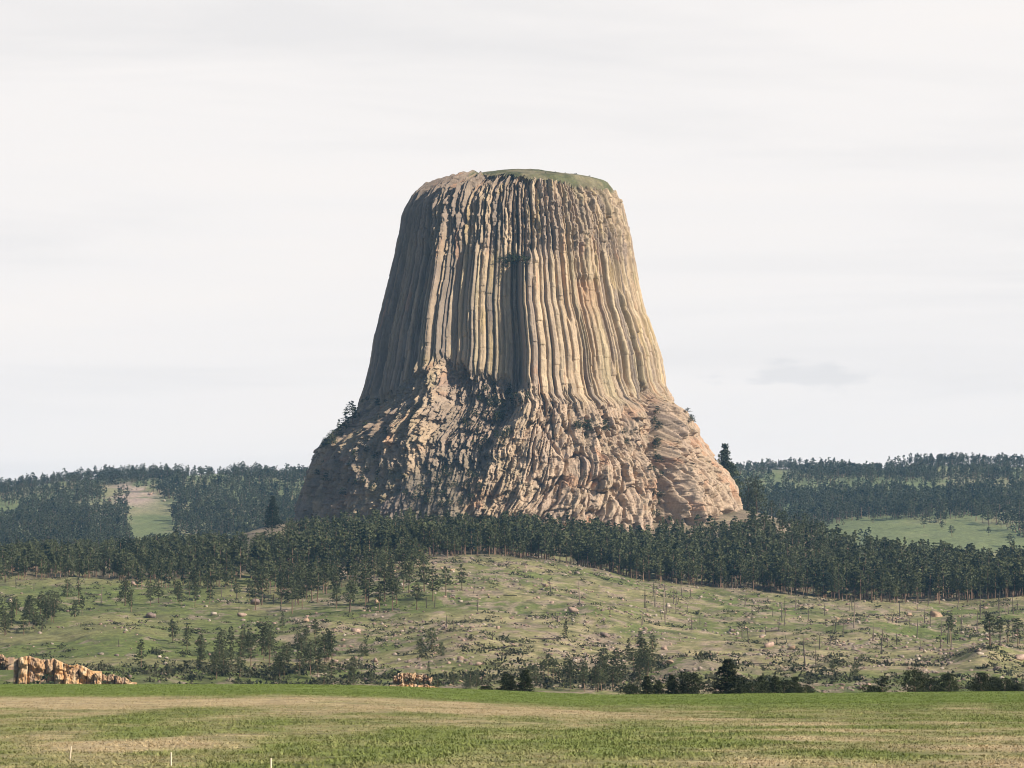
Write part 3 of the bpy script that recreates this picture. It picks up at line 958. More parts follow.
# --- near dark pines in the dip behind the field's far edge
NEAR_Y = 640
for (px, top, wide, shp_, lab) in [
    (504, 674, 1.0, 'near_cone', 'small dark pine at the field edge, left one of the trio before the centre slope'),
    (512, 676, 0.8, 'near_cone', 'narrow dark pine in the middle of the trio at the field edge'),
    (524, 670, 1.1, 'near_cone', 'broadest dark pine of the trio at the field edge before the centre slope'),
    (487, 686, 1.4, 'near_round', 'low dark pine just left of the trio at the field edge'),
    (633, 685, 1.3, 'near_round', 'lowest dark pine at the start of the long row along the field edge'),
    (646, 676, 0.9, 'near_cone', 'slim pointed pine near the start of the long row along the field edge'),
    (658, 681, 1.1, 'near_cone', 'short pine between two pointed ones in the row along the field edge'),
    (671, 675, 0.9, 'near_cone', 'slim pointed pine beside the wide rounded one along the field edge'),
    (689, 672, 1.25, 'near_round', 'wide rounded dark pine to the left of the tallest field edge pine'),
    (726, 659, 1.25, 'near_cone', 'tallest dark pine standing at the far edge of the hay field'),
    (742, 677, 1.2, 'near_cone', 'dark pine touching the right side of the tallest field edge pine'),
    (752, 681, 1.2, 'near_round', 'low rounded pine second to the right of the tallest field edge pine'),
    (764, 676, 1.2, 'near_cone', 'bushy pine in the middle of the row right of the tallest field edge pine'),
    (775, 676, 1.0, 'near_cone', 'pointed pine fourth to the right of the tallest field edge pine'),
    (785, 680, 1.1, 'near_round', 'short rounded pine next to last in the row along the field edge'),
    (794, 677, 1.1, 'near_cone', 'last tall pine ending the row right of the tallest field edge pine'),
    (806, 685, 1.4, 'near_round', 'little dark pine standing off the right end of the row'),
    (869, 685, 1.6, 'near_round', 'lone small dark pine on the field edge left of the broad dark clump'),
    (881, 675, 0.9, 'cone', 'pale pointed pine beside the lone small dark one at the field edge'),
    (914, 668, 1.0, 'near_round', 'tallest rounded pine at the left of the broad dark clump by the field'),
    (930, 677, 1.25, 'near_round', 'low wide pine in the middle of the broad dark clump by the field'),
    (948, 674, 1.05, 'near_round', 'rounded pine at the right end of the broad dark clump by the field'),
    (981, 673, 1.0, 'near_round', 'taller pine at the left of the last dark clump by the field'),
    (994, 677, 1.0, 'near_round', 'middle pine of the last dark clump by the field'),
    (1005, 678, 1.0, 'near_round', 'third pine of the last dark clump by the field'),
    (1018, 684, 1.2, 'near_round', 'lowest pine at the right end of the last dark clump by the field')]:
    y = NEAR_Y + random.uniform(-25, 25)
    x = float(xat(px, top, y))
    z = float(H(x, y))
    tree(x, y, z, float(zat(top, y)) - z, shp_, lab, None, wide * (0.85 if shp_ == 'near_round' else 1.45))

# --- pines one can tell apart on the slopes and round the tower
for (px, py, h, shp_, wide, lab) in [
    (67, 597, 18, 'round', 0.9, 'bushy round pine on the upper left meadow just below the forest'),
    (79, 604, 32, 'slim', 1.0, 'thin tall pine right beside the bushy round one on the left meadow'),
    (75, 617, 17, 'round', 0.8, 'dark pine below the thin tall one on the left meadow'),
    (82, 615, 20, 'pine', 0.9, 'small pine hugging the foot of the thin tall one on the left meadow'),
    (49, 607, 17, 'round', 0.9, 'pine at the top of the dark left edge thicket'),
    (57, 606, 14, 'round', 0.9, 'small pine at the right tip of the dark left edge thicket'),
    (125, 606, 28, 'round', 0.62, 'broad dark pine standing clear below the forest on the left meadow'),
    (131, 612, 22, 'slim', 1.2, 'slender pine against the right side of the broad dark one'),
    (141, 668, 30, 'cone', 1.0, 'tall conical pine alone above the right end of the orange cliff'),
    (173, 643, 24, 'pine', 1.1, 'left pine of the pair above the pale boulders on the left slope'),
    (187, 650, 25, 'pine', 0.9, 'right pine of the pair above the pale boulders on the left slope'),
    (282, 629, 18, 'cone', 0.9, 'small conical pine alone in the grass below the middle forest patch'),
    (231, 658, 32, 'pine', 0.8, 'slim pine standing alone left of the dark double crowned pines'),
    (250, 652, 24, 'pine', 1.2, 'shorter of the dark double crowned pines on the lower left slope'),
    (262, 655, 32, 'pine', 1.3, 'taller of the dark double crowned pines on the lower left slope'),
    (315, 642, 23, 'pine', 1.1, 'pine at the upper end of the long thicket on the centre left slope'),
    (306, 648, 22, 'pine', 1.0, 'second pine of the long thicket on the centre left slope'),
    (365, 656, 16, 'round', 0.8, 'low round pine alone beside the pinkish rounded boulder'),
    (432, 652, 24, 'round', 0.7, 'dark pine crowning the clump below the brown scree'),
    (420, 654, 15, 'round', 0.9, 'lower left pine of the clump below the brown scree'),
    (441, 656, 14, 'round', 0.9, 'lower right pine of the clump below the brown scree'),
    (429, 673, 11, 'cone', 1.0, 'tiny pine over the orange ledge by the field'),
    (437, 690, 15, 'cone', 1.0, 'small pine at the right end of the orange ledge by the field'),
    (433, 602, 36, 'pine', 1.0, 'pine standing clear on the grass right of the middle forest patch'),
    (446, 598, 32, 'tall', 1.0, 'second clear standing pine right of the middle forest patch'),
    (462, 590, 26, 'pine', 1.0, 'last pine to the right of the middle forest patch'),
    (565, 638, 20, 'cone', 0.8, 'lone leaning pine in the centre of the rocky slope'),
    (628, 662, 24, 'cone', 1.0, 'pointed pine rising at the top of the centre right thicket'),
    (640, 645, 14, 'round', 0.8, 'small dark pine above the centre right thicket'),
    (653, 655, 22, 'pine', 1.0, 'pale pine at the right edge of the centre right thicket'),
    (701, 664, 13, 'cone', 1.0, 'tiny conical pine alone right of the pink boulder slope'),
    (832, 678, 18, 'pine', 1.2, 'greyish leaning pine on the lower right slope'),
    (855, 678, 15, 'round', 0.8, 'rounded pine with a bare spike on the lower right slope'),
    (950, 642, 27, 'tall', 1.2, 'single tall pine among the burnt trunks on the right slope'),
    (990, 647, 34, 'tall', 1.2, 'first pine of the dark row at the right margin'),
    (1000, 645, 28, 'tall', 1.1, 'second pine of the dark row at the right margin'),
    (1008, 643, 24, 'slim', 1.3, 'thin pine between the others of the dark row at the right margin'),
    (1018, 647, 29, 'pine', 1.1, 'last and widest pine of the dark row at the right margin')]:
    tree_px(px, py, h, shp_, lab, None, wide, y1=2300, tilt=0.06 if 'leaning' in lab else 0)
for (px, py, h, shp_, wide, Y, lab) in [
    (272, 525, 29, 'near_cone', 1.2, 2400, 'tall dark conical pine on the skyline left of the tower base'),
    (725, 494, 50, 'near_cone', 1.0, 2560, 'tall layered pine leaning out behind the right flank of the tower'),
    (718, 480, 26, 'slim', 1.0, 2545, 'small pine tip between the tall layered pine and the tower flank'),
    (734, 498, 34, 'pine', 1.0, 2570, 'pine just right of the tall layered one behind the tower flank'),
    (748, 510, 32, 'round', 0.62, 2530, 'left half of the bushy pine pair right of the tower'),
    (757, 512, 36, 'round', 0.62, 2525, 'right half of the bushy pine pair right of the tower'),
    (772, 518, 18, 'pine', 1.0, 2520, 'small pine below the bushy pair on the talus shoulder'),
    (805, 545, 34, 'tall', 0.9, 2440, 'pointed pine poking above the forest at the end of the talus shoulder'),
    (812, 548, 30, 'slim', 1.2, 2440, 'slim pine next to the pointed one above the right forest')]:
    tree_px(px, py, h, shp_, lab, None, wide, Y=Y)
# pines rooted on the tower's rock
for (px, py, h, shp_, wide, lab) in [
    (350, 420, 17, 'pine', 1.6, 'upper pine on the left shoulder of the tower'),
    (343, 427, 16, 'cone', 1.0, 'second pine down the left shoulder of the tower'),
    (336, 433, 13, 'cone', 1.2, 'third pine down the left shoulder of the tower'),
    (329, 440, 10, 'round', 1.0, 'fourth pine down the left shoulder of the tower'),
    (323, 446, 9, 'round', 1.0, 'lowest pine on the left shoulder of the tower')]:
    x, y, z = tower_at(px + 3, py + 2)
    tree(x, y - 2, z - 1.0, h * 0.95, shp_, lab, None, wide)
for (px, py, h, lab) in [
    (924, 528, 10, 'leftmost small pine on the far right meadow'), (942, 530, 8, 'small rounded pine by two others on the far right meadow'),
    (952, 537, 9, 'small pine nearest the forest on the far right meadow'), (976, 521, 13, 'pine close to the top edge of the far right meadow'),
    (989, 526, 15, 'tallest single pine in the middle of the far right meadow'), (989, 536, 7, 'shrubby pine just below the tallest one on the far meadow'),
    (1019, 531, 24, 'big pine at the right margin of the far meadow'), (1010, 547, 10, 'low pine at the lower right of the far meadow'), (873, 523, 8, 'tiny pine beside the pale rock on the far meadow')]:
    tree_px(px, py, h * 1.35, 'pine', lab, None, 1.35, y0=3200, y1=4600)

# --- thickets on the slopes: trees nothing tells apart
for (n, x0, x1, b0, b1, h0, h1, shp_, lab, grp_) in [
    (24, -6, 54, 612, 638, 16, 25, 'pine', 'dark pine in the dense thicket on the left edge slope', 'pines of the left edge thicket'),
    (13, 196, 232, 652, 682, 18, 26, 'pine', 'pine in the shaded thicket low on the left slope', 'pines of the low left thicket'),
    (30, 238, 335, 650, 686, 20, 32, 'pine', 'dusky pine in the long thicket at the foot of the left slope', 'pines of the long foot thicket'),
    (6, 338, 372, 672, 688, 12, 20, 'round', 'low pine right of the long thicket at the slope foot', 'low pines at the slope foot'),
    (22, 528, 604, 676, 693, 14, 28, 'tall', 'grey green thin pine in the hollow at the centre slope foot', 'thin pines of the centre hollow'),
    (18, 598, 655, 662, 691, 20, 32, 'pine', 'dusky pine in the centre right thicket above the field', 'pines of the centre right thicket'),
    (5, 452, 478, 684, 692, 10, 18, 'round', 'low grey green pine by the orange ledge on the slope foot', 'low pines by the orange ledge'),
    (18, 255, 345, 590, 614, 22, 36, 'tall', 'straight pine at the left of the middle forest patch', 'pines left in the middle patch'),
    (18, 345, 425, 588, 613, 22, 36, 'tall', 'straight pine at the right of the middle forest patch', 'pines right in the middle patch'),
    (8, 140, 190, 592, 608, 16, 26, 'pine', 'pine on the left meadow in front of the forest edge', 'pines before the left forest edge'),
    (8, 190, 256, 588, 608, 18, 28, 'pine', 'pine of the loose row between left meadow and middle patch', 'pines of the loose row')]:
    for k in range(n):
        px, py = random.uniform(x0, x1), random.uniform(b0, b1)
        tree_px(px, py, random.uniform(h0, h1), shp_ if random.random() < 0.75 else 'pine', lab, grp_, random.uniform(0.9, 1.25) * (0.7 if shp_ == 'round' else 1), y1=2300)

# --- the front of the forest belt, tree by tree
def edge_y(px):
    """distance at which the forest begins"""
    py = np.interp(px, PXC, EDGE)
    return 1905 + 18 * math.sin(px / 37.0) + 25 * math.sin(px / 90.0 + 1)


for (n, x0, x1, lab, grp_) in [
    (12, -10, 250, 'tall pine in the front row of the forest above the left meadow', 'front row pines above the left meadow'),
    (12, 395, 560, 'tall pine in the front row of the forest below the middle of the tower', 'front row pines below the tower'),
    (13, 560, 760, 'tall pine in the front row of the forest below the right flank of the tower', 'front row pines below the right flank'),
    (14, 760, 1034, 'tall pine in the front row of the forest above the burnt right slope', 'front row pines above the burnt slope')]:
    for k in range(n):
        px = x0 + (k + random.random()) / n * (x1 - x0)
        y = edge_y(px) + random.uniform(0, 30)
        x = (px - 512) / FPX * y
        tree(x, y, float(H(x, y)), random.uniform(13, 19.5) * (0.85 if px < 200 else 1), random.choice(['tall', 'tall', 'pine']), lab, grp_, random.uniform(0.95, 1.3))


# --- the rest of the woods
def stuff_trees(name, label, pts, seed, ncl, ntr, leaf, sides=4, wide=1.1, shapes=('tall', 'pine')):
    r = np.random.default_rng(seed)
    var = [tree_arrays(r, shapes[k % len(shapes)], ncl, ntr, leaf, sides=sides, limbs=2) for k in range(12)]
    V, Fq, Ft, A, MI, n = [], [], [], [], [], 0
    Vt, At, nt_ = [], [], 0
    for (x, y, z, h) in pts:
        tv, tf, cv, cf, ti = var[r.integers(12)]
        a = r.uniform(0, 6.28)
        c, s = math.cos(a), math.sin(a)
        wd = h * wide * r.uniform(0.85, 1.2)
        R = np.array([[c * wd, -s * wd, 0], [s * wd, c * wd, 0], [0, 0, h]])
        V.append(cv @ R.T + [x, y, z])
        Ft.append(cf + n)
        A.append(np.clip(ti + r.normal(0, 0.32), 0, 1))
        n += len(cv)
        Vt.append(tv @ R.T + [x, y, z])
        Fq.append(tf + nt_)
        At.append(np.full(len(tv), r.random()))
        nt_ += len(tv)
    verts = np.concatenate(V + Vt)
    ft = np.concatenate(Ft)
    fq = np.concatenate(Fq) + n
    me = mesh_np(name, verts, [ft, fq], M_NEEDLE, {'tint': np.concatenate(A + At)})
    me.materials.append(M_BARK)
    mi = np.zeros(len(ft) + len(fq), np.int32)
    mi[len(ft):] = 1
    me.polygons.foreach_set('material_index', mi)
    o = link(name, me)
    tag(o, label, 'forest', kind='stuff')
    return o


def belt_points():
    r = np.random.default_rng(77)
    pts = []
    while len(pts) < 3500:
        y = 1915 + 500 * r.random() ** 1.25
        px = r.uniform(-70, 1094)
        x = (px - 512) / FPX * y
        ey = edge_y(px)
        if y < ey + 8:
            continue
        lim = np.interp(px, [-70, 180, 235, 280, 300, 345, 400, 520, 740, 800, 1094], [2420, 2400, 2200, 2210, 2340, 2365, 2365, 2352, 2352, 2450, 2450])
        if y > lim:
            continue
        if 392 < px < 492 and y > 2240 and r.random() < 0.6:
            continue
        if 740 < px < 800 and y > 2390 and r.random() < 0.5:
            continue
        if y > 2100 and r.random() < 0.15:
            continue
        if vnoise(np.array(x / 30), np.array(y / 30), seed=9) < -0.42:
            continue
        h = (8.5 + 11.5 * r.random() ** 0.8) * (0.85 if px < 200 else 1.0) * (0.8 if 200 < px < 500 and y > 2050 else 1)
        pts.append((x, y, float(H(x, y)) - 0.3, h))
    for (n_, a_, b_, c_, d_) in ((150, 255, 425, 1750, 1925), (45, 130, 256, 1790, 1920), (26, -10, 130, 1870, 1920)):
        for k_ in range(n_):
            y = r.uniform(c_, d_)
            x = (r.uniform(a_, b_) - 512) / FPX * y
            pts.append((x, y, float(H(x, y)) - 0.3, r.uniform(9, 15)))
    return pts


stuff_trees('pine_forest', 'dense dark pine wood behind the front trees along the foot of the tower', belt_points(), 5, 56, 8, 0.034, shapes=('tall', 'pine', 'tall', 'slim'))


def far_points():
    r = np.random.default_rng(88)
    n = 24000
    y = 3150 + 2050 * r.random(n)
    px = r.uniform(-60, 1084, n)
    x = (px - 512) / FPX * y
    z = H(x, y)
    qx, qy = project(x, y, z)
    d = fbm(x / 90, y / 140, octaves=3, seed=501)
    left = px < 512
    keep = np.ones(n, bool)
    # left: bare rocky knob and the green strip below it
    keep &= ~(left & (((px - 132) / 30) ** 2 + ((qy - 497) / 12) ** 2 + 0.5 * d < 1) & (r.random(n) < 0.9))
    keep &= ~(left & (np.abs(px - (150 + (qy - 515) * 0.1)) < 22 + 6 * d) & (qy > 500) & (qy < 545))
    keep &= ~(left & (px < 18) & (qy > 507) & (qy < 522))
    # right: the open meadow, a pale road line and thin grassy gaps
    keep &= ~((~left) & (qy > 519 + 5 * d - np.clip((px - 940) / 84, 0, 1) * 8) & (px > 822 + 10 * d) & (y < 4150) & ~((d > 0.28) & (r.random(n) < 0.5)))
    keep &= ~((~left) & (np.abs(qy - 471.5) < 2.4) & (px > 850))
    keep &= ~((~left) & (np.abs(qy - 487 - 6 * d) < 6.5) & (r.random(n) < 0.82))
    keep &= (px < 330) | (px > 700)
    keep &= d > -0.6
    keep &= (z > 40)
    h = r.uniform(12, 21, n) * (1 - 0.25 * (d < -0.2))
    return np.stack([x, y, z - 0.5, h], 1)[keep]


FP = far_points()
# only what can be seen from about here: drop trees deep in the hidden valley
FPL = FP[FP[:, 0] < 0]
FPR = FP[FP[:, 0] >= 0]
stuff_trees('pine_forest', 'bluish pine wood covering the far hill left of the tower', FPL[:5600], 6, 30, 5, 0.044, sides=3, wide=1.15, shapes=('pine', 'cone', 'tall'))
stuff_trees('pine_forest', 'bluish pine wood covering the far plateau right of the tower', FPR[:6400], 7, 30, 5, 0.044, sides=3, wide=1.15, shapes=('pine', 'cone', 'tall'))

# ------------------------------------------------------------------ shrubs on the tower's ledges and on the talus
SHRUB = []
for k in range(6):
    tv, tf, cv, cf, ti = tree_arrays(np.random.default_rng(900 + k), 'round', 46, 8, 0.05, limbs=5)
    cv = cv * [0.9, 0.9, 0.75] - [0, 0, 0.05]
    SHRUB.append((mesh_np('stem', tv * [1, 1, 0.6], tf, M_BARK, {'tint': tint_for(len(tv), RNG)}), mesh_np('foliage', cv, cf, M_SHRUB, {'tint': ti})))


def shrub(x, y, z, size, label, group=None):
    sm, fm = random.choice(SHRUB)
    o = link('shrub', None, loc=(x, y, z))
    o.scale = (size * 1.3, size * 1.3, size)
    o.rotation_euler = (0, 0, random.uniform(0, 6.28))
    tag(o, label, 'shrub', group)
    link('stem', sm, o)
    link('foliage', fm, o)


for (n, cx_, cy_, rx_, ry_, s0, s1, lab, grp_) in [
    (12, 514, 263, 14, 5, 4, 7, 'green shrub on the high ledge in the middle of the tower face', 'shrubs on the high ledge'),
    (22, 500, 396, 28, 14, 3, 6, 'dark shrub where the columns end above the central gully', 'shrubs above the central gully'),
    (26, 486, 432, 24, 22, 3, 6.5, 'dark shrub among the boulders of the central gully', 'shrubs in the central gully'),
    (34, 440, 486, 42, 20, 2.5, 6, 'dark shrub near the upper edge of the pale talus', 'shrubs above the talus'),
    (18, 592, 428, 18, 12, 3, 7, 'dark shrub on the small shelf in the middle of the right apron', 'shrubs on the right shelf'),
    (8, 634, 440, 14, 14, 2.5, 4.5, 'dark shrub between the small shelf and the deep cleft', 'shrubs left of the deep cleft'),
    (26, 656, 462, 5, 56, 3, 6.5, 'dark shrub growing in the deep cleft of the right apron', 'shrubs in the deep cleft'),
    (22, 385, 420, 30, 30, 2.5, 5, 'dark shrub on the broken rock of the left buttress', 'shrubs on the left buttress'),
    (26, 350, 468, 36, 30, 3, 6, 'dark shrub low on the far left flank of the tower', 'shrubs low on the left flank'),
    (8, 690, 416, 9, 6, 2.5, 4.5, 'little shrub along the right shoulder of the tower', 'shrubs along the right shoulder')]:
    for k in range(n):
        a, rr = random.uniform(0, 6.28), math.sqrt(random.random())
        x, y, z = tower_at(cx_ + rx_ * rr * math.cos(a), cy_ + ry_ * rr * math.sin(a))
        shrub(x, y - 1.8, z - 0.4, random.uniform(s0, s1) * 1.15, lab, grp_)
for (px, py, s, lab) in [(432, 484, 8, 'bright green round shrub alone on the pale talus'), (418, 478, 6, 'green shrub upper left on the pale talus'),
                         (405, 490, 7, 'wide dark shrub at the left of the pale talus'), (455, 500, 6, 'green shrub at the lower right of the pale talus'),
                         (750, 520, 5, 'green shrub against the right foot of the tower'), (770, 525, 6, 'low green shrub on the talus shoulder right of the tower')]:
    x, y, z = ground_at(px, py, 2250, 2600)
    shrub(x, y, z - 0.6, s, lab)

for (px, py, s, lab) in [(44, 685, 6.5, 'dark rounded bush standing in front of the middle of the sandstone cliff'), (107, 686, 4, 'dark bush at the right end of the sandstone cliff foot'),
                         (9, 685, 3.2, 'small dark bush left of the blocky sandstone cliff'), (21, 686, 2.6, 'smallest dark bush by the left end of the sandstone cliff'),
                         (196, 687, 3.0, 'small dark bush alone on the field edge under the low left thicket'), (212, 687, 3.6, 'second dark bush on the field edge under the low left thicket')]:
    y = 1072.0
    x = float(xat(px, py, y))
    z = float(H(x, y))
    shrub(x, y, z - 0.3, max(s, float(zat(py - 3.2 * s, y)) - z), lab)
for k in range(9):
    a_ = random.uniform(-0.45, 0.8)
    shrub(float(np.interp(a_, [-1, 1], [-20, 70])), TOWY - random.uniform(20, 50), 0, 1.6, 'tiny bush on the grassy summit of the tower', 'bushes on the summit')
    o_ = [q_ for q_ in bpy.data.objects if q_.get('group') == 'bushes on the summit'][-1]
    i_ = int(np.argmin((TXx - o_.location.x).ravel() ** 2 + (TYy - o_.location.y).ravel() ** 2))
    o_.location.z = float(TZz.ravel()[i_]) - 0.2
for k in range(16):
    x, y, z = ground_at(random.uniform(744, 815), random.uniform(508, 545), 2250, 2600)
    shrub(x, y, z - 0.4, random.uniform(2, 4.5), 'shrub on the rocky talus shoulder right of the tower foot', 'shrubs of the talus shoulder')
for k in range(30):
    x, y, z = ground_at(random.uniform(240, 420), random.uniform(522, 540), 2150, 2600)
    shrub(x, y, z - 0.4, random.uniform(2.5, 5), 'dark shrub on the ground along the left foot of the tower', 'shrubs along the left foot')

# ------------------------------------------------------------------ boulders
def boulder_arrays(rng, sub=2, cuts=14):
    import bmesh
    bm = bmesh.new()
    bmesh.ops.create_icosphere(bm, subdivisions=sub, radius=1.0)
    v_ = np.array([p.co[:] for p in bm.verts])
    f_ = np.array([[p.index for p in q_.verts] for q_ in bm.faces])
    bm.free()
    for k in range(cuts):
        n = rng.normal(0, 1, 3)
        n /= np.linalg.norm(n)
        d = rng.uniform(0.38, 0.78)
        s = v_ @ n - d
        v_ = v_ - np.maximum(s, 0)[:, None] * n * 0.96
    v_ += 0.05 * rng.normal(0, 1, v_.shape)
    v_ *= [rng.uniform(0.9, 1.4), rng.uniform(0.8, 1.1), rng.uniform(0.55, 0.85)]
    return v_, f_


BCOL = {'pale': (0.39, 0.325, 0.26), 'pink': (0.35, 0.25, 0.195), 'brown': (0.22, 0.165, 0.14), 'orange': (0.38, 0.265, 0.18)}
BPRO = {}
for tone, c in BCOL.items():
    for k in range(6):
        r = np.random.default_rng(600 + k + 31 * len(tone))
        v_, f_ = boulder_arrays(r)
        colr = np.array(c) * (1 + 0.22 * fbm(v_[:, 0] * 2, v_[:, 1] * 2, v_[:, 2] * 2, octaves=2, seed=k)[:, None])
        BPRO.setdefault(tone, []).append(mesh_np('boulder', v_, f_, M_BOULDER, {'rcol': colr}))


def boulder(px, py, wpx, tone, label, group=None, hscale=1.0, y0=1060, y1=2600):
    x, y, z = ground_at(px, py, y0, y1)
    s = wpx / 2 * y / FPX
    o = link('boulder', random.choice(BPRO[tone]), loc=(x, y, z + 0.25 * s))
    o.scale = (s * 0.85, s * 0.85, s * 0.9 * hscale)
    o.rotation_euler = (random.uniform(-0.3, 0.3), random.uniform(-0.3, 0.3), random.uniform(0, 6.28))
    tag(o, label, 'boulder', group)


for (px, py, wd, tone, hs, lab) in [
    (10, 602, 13, 'pale', 0.8, 'long pale boulder on the grass at the far left of the meadow'),
    (134, 585, 9, 'pink', 1.4, 'upright tan boulder behind the broad dark pine of the left meadow'),
    (152, 618, 18, 'brown', 0.9, 'largest brown rock pile boulder on the left meadow'),
    (213, 615, 9, 'pale', 0.8, 'cream boulder in the grass under the loose pine row'),
    (242, 617, 12, 'pink', 0.8, 'pinkish boulder with a shaded left side on the left slope'),
    (255, 605, 18, 'brown', 0.8, 'wide dark boulder outcrop below the middle forest patch'),
    (198, 643, 9, 'orange', 0.9, 'orange boulder on the grass beside the pine pair'),
    (306, 622, 10, 'orange', 1.2, 'reddish boulder at the left end of the boulder line under the middle patch'),
    (166, 659, 6, 'pale', 1, 'white boulder right of the tall conical pine'),
    (159, 658, 6, 'pale', 1, 'white boulder just left of its twin near the tall conical pine'),
    (245, 676, 6, 'pale', 1.2, 'small white boulder within the long foot thicket'),
    (356, 632, 11, 'pink', 1.0, 'pink boulder with a flat top in the middle of the centre left grass'),
    (375, 662, 10, 'pink', 1.1, 'rounded pinkish boulder above the orange ledge'),
    (376, 603, 7, 'orange', 1.6, 'tall orange block between the trunks of the middle forest patch'),
    (325, 676, 7, 'pale', 1.5, 'pale split boulder in the shade at the slope foot'),
    (318, 678, 6, 'pale', 1.2, 'pale boulder left of the split one in the shade'),
    (460, 660, 9, 'pink', 1.1, 'rounded pink boulder low in the centre grass'),
    (478, 666, 10, 'pink', 1.0, 'pink boulder with a dark foot low on the centre slope'),
    (477, 677, 8, 'pale', 1.2, 'pale block above the orange scree by the field'),
    (573, 613, 14, 'pink', 0.8, 'wide pink boulder below the standing burnt trunk at the slope centre'),
    (574, 663, 8, 'pale', 1.1, 'pale round boulder with a dark side beside the thin pine hollow'),
    (545, 587, 9, 'pink', 0.9, 'pink boulder at the top of the centre slope'),
    (604, 637, 13, 'brown', 0.9, 'rusty triangular boulder on the centre right slope'),
    (665, 650, 9, 'pink', 1.1, 'smooth pink boulder above the orange scree of the right thicket'),
    (642, 671, 14, 'orange', 1.0, 'big orange boulder at the right of the centre right thicket'),
    (670, 664, 12, 'orange', 0.8, 'pale orange ledge boulder right of the big orange one'),
    (732, 632, 13, 'brown', 0.9, 'brown rounded boulder on the shoulder of the right slope'),
    (768, 647, 15, 'pink', 0.8, 'wide pink boulder on the crest of the green spur'),
    (792, 650, 12, 'orange', 0.9, 'reddish boulder among burnt stems on the right slope'),
    (935, 617, 15, 'orange', 1.0, 'largest tan boulder under the right forest'),
    (910, 616, 9, 'orange', 0.9, 'tan boulder left of the largest one under the right forest'),
    (997, 670, 11, 'brown', 0.9, 'brown boulder on the mound at the right'),
    (1019, 660, 14, 'pink', 1.0, 'pink outcrop boulder at the right margin of the mound'),
    (925, 653, 8, 'pale', 0.9, 'pale boulder in the dark hollow of the right slope'),
    (980, 655, 9, 'pale', 0.8, 'whitish flat boulder on the mound at the right')]:
    boulder(px, py, wd, tone, lab, None, hs)
for (px, py, wd, tone, lab) in [(116, 496, 7, 'pink', 'pinkish rock at the lower left of the bare far knob'), (122, 488, 6, 'pale', 'pale rock high on the left side of the bare far knob'),
                                (110, 502, 8, 'pink', 'widest pink rock along the foot of the bare far knob'), (141, 480, 6, 'pink', 'rock near the top of the bare far knob'),
                                (150, 495, 7, 'pink', 'pink rock beside the green strip on the bare far knob'), (164, 502, 7, 'pale', 'pale rock at the right foot of the bare far knob'),
                                (133, 490, 4, 'pale', 'small pale rock in the middle of the bare far knob'), (158, 490, 5, 'brown', 'brown rock on the right side of the bare far knob')]:
    boulder(px, py, wd, tone, lab, None, 0.8, 3900, 5200)
for (n, x0, x1, y0, y1, s0, s1, tones, lab, grp_) in [
    (12, 745, 800, 505, 535, 3, 6, ('pale', 'pink', 'brown'), 'rock on the talus shoulder right of the tower foot', 'rocks of the talus shoulder'),
    (14, 400, 485, 478, 512, 2.5, 5, ('pale', 'pale', 'pink'), 'pale rock on the green talus under the central gully', 'rocks of the green talus'),
    (34, 395, 470, 560, 602, 3.5, 8, ('pink', 'orange', 'brown', 'pale'), 'boulder in the pink scree right of the middle forest patch', 'boulders of the pink scree'),
    (30, 400, 470, 622, 660, 3.5, 8, ('brown', 'brown', 'pink'), 'brown boulder in the dark scree above the orange ledge', 'boulders of the dark scree'),
    (22, 300, 400, 614, 632, 3, 7, ('pink', 'brown', 'pale'), 'boulder in the line along the foot of the middle patch', 'boulders of the line'),
    (26, 470, 610, 590, 622, 3, 7, ('pink', 'pale', 'brown'), 'boulder scattered on the upper centre slope', 'boulders on the upper centre slope'),
    (26, 470, 620, 622, 662, 3, 7, ('pink', 'pale', 'brown'), 'boulder scattered on the middle of the centre slope', 'boulders on the middle centre slope'),
    (24, 600, 730, 596, 640, 3, 7, ('pink', 'pale', 'brown'), 'boulder scattered on the slope below the right flank trunks', 'boulders below the right flank'),
    (16, 650, 720, 640, 676, 3, 7, ('orange', 'pink', 'pale'), 'boulder in the orange scree above the row of field pines', 'boulders of the orange scree'),
    (30, 735, 880, 604, 645, 3, 7.5, ('pink', 'pale', 'orange'), 'boulder among the burnt trunks left on the right slope', 'boulders left among burnt trunks'),
    (30, 880, 1024, 606, 640, 3, 7.5, ('pink', 'pale', 'orange'), 'boulder among the burnt trunks right on the right slope', 'boulders right among burnt trunks'),
    (18, 900, 985, 648, 684, 3, 7, ('pale', 'pink'), 'boulder in the rock string falling down the right hollow', 'boulders of the rock string'),
    (16, 130, 300, 620, 660, 2.5, 6, ('pale', 'pink'), 'small boulder in the grass of the left slope', 'small boulders of the left slope'),
    (14, 0, 136, 682, 689, 2.5, 6, ('orange', 'orange', 'brown'), 'fallen orange block at the foot of the sandstone cliff', 'fallen blocks under the cliff'),
    (12, 440, 490, 672, 690, 3, 8, ('orange', 'pink'), 'orange boulder in the scree by the field edge', 'orange boulders by the field')]:
    cen = [(random.uniform(x0, x1), random.uniform(y0, y1)) for _ in range(max(3, n // 5))]
    for k in range(n):
        if random.random() < 0.75:
            c_ = random.choice(cen)
            bx_, by_ = c_[0] + random.gauss(0, 5.5), c_[1] + random.gauss(0, 2.6)
        else:
            bx_, by_ = random.uniform(x0, x1), random.uniform(y0, y1)
        boulder(min(max(bx_, x0), x1), min(max(by_, y0), y1), random.uniform(s0, s1) * 0.85, random.choice(tones), lab, grp_, random.uniform(0.7, 1.2))


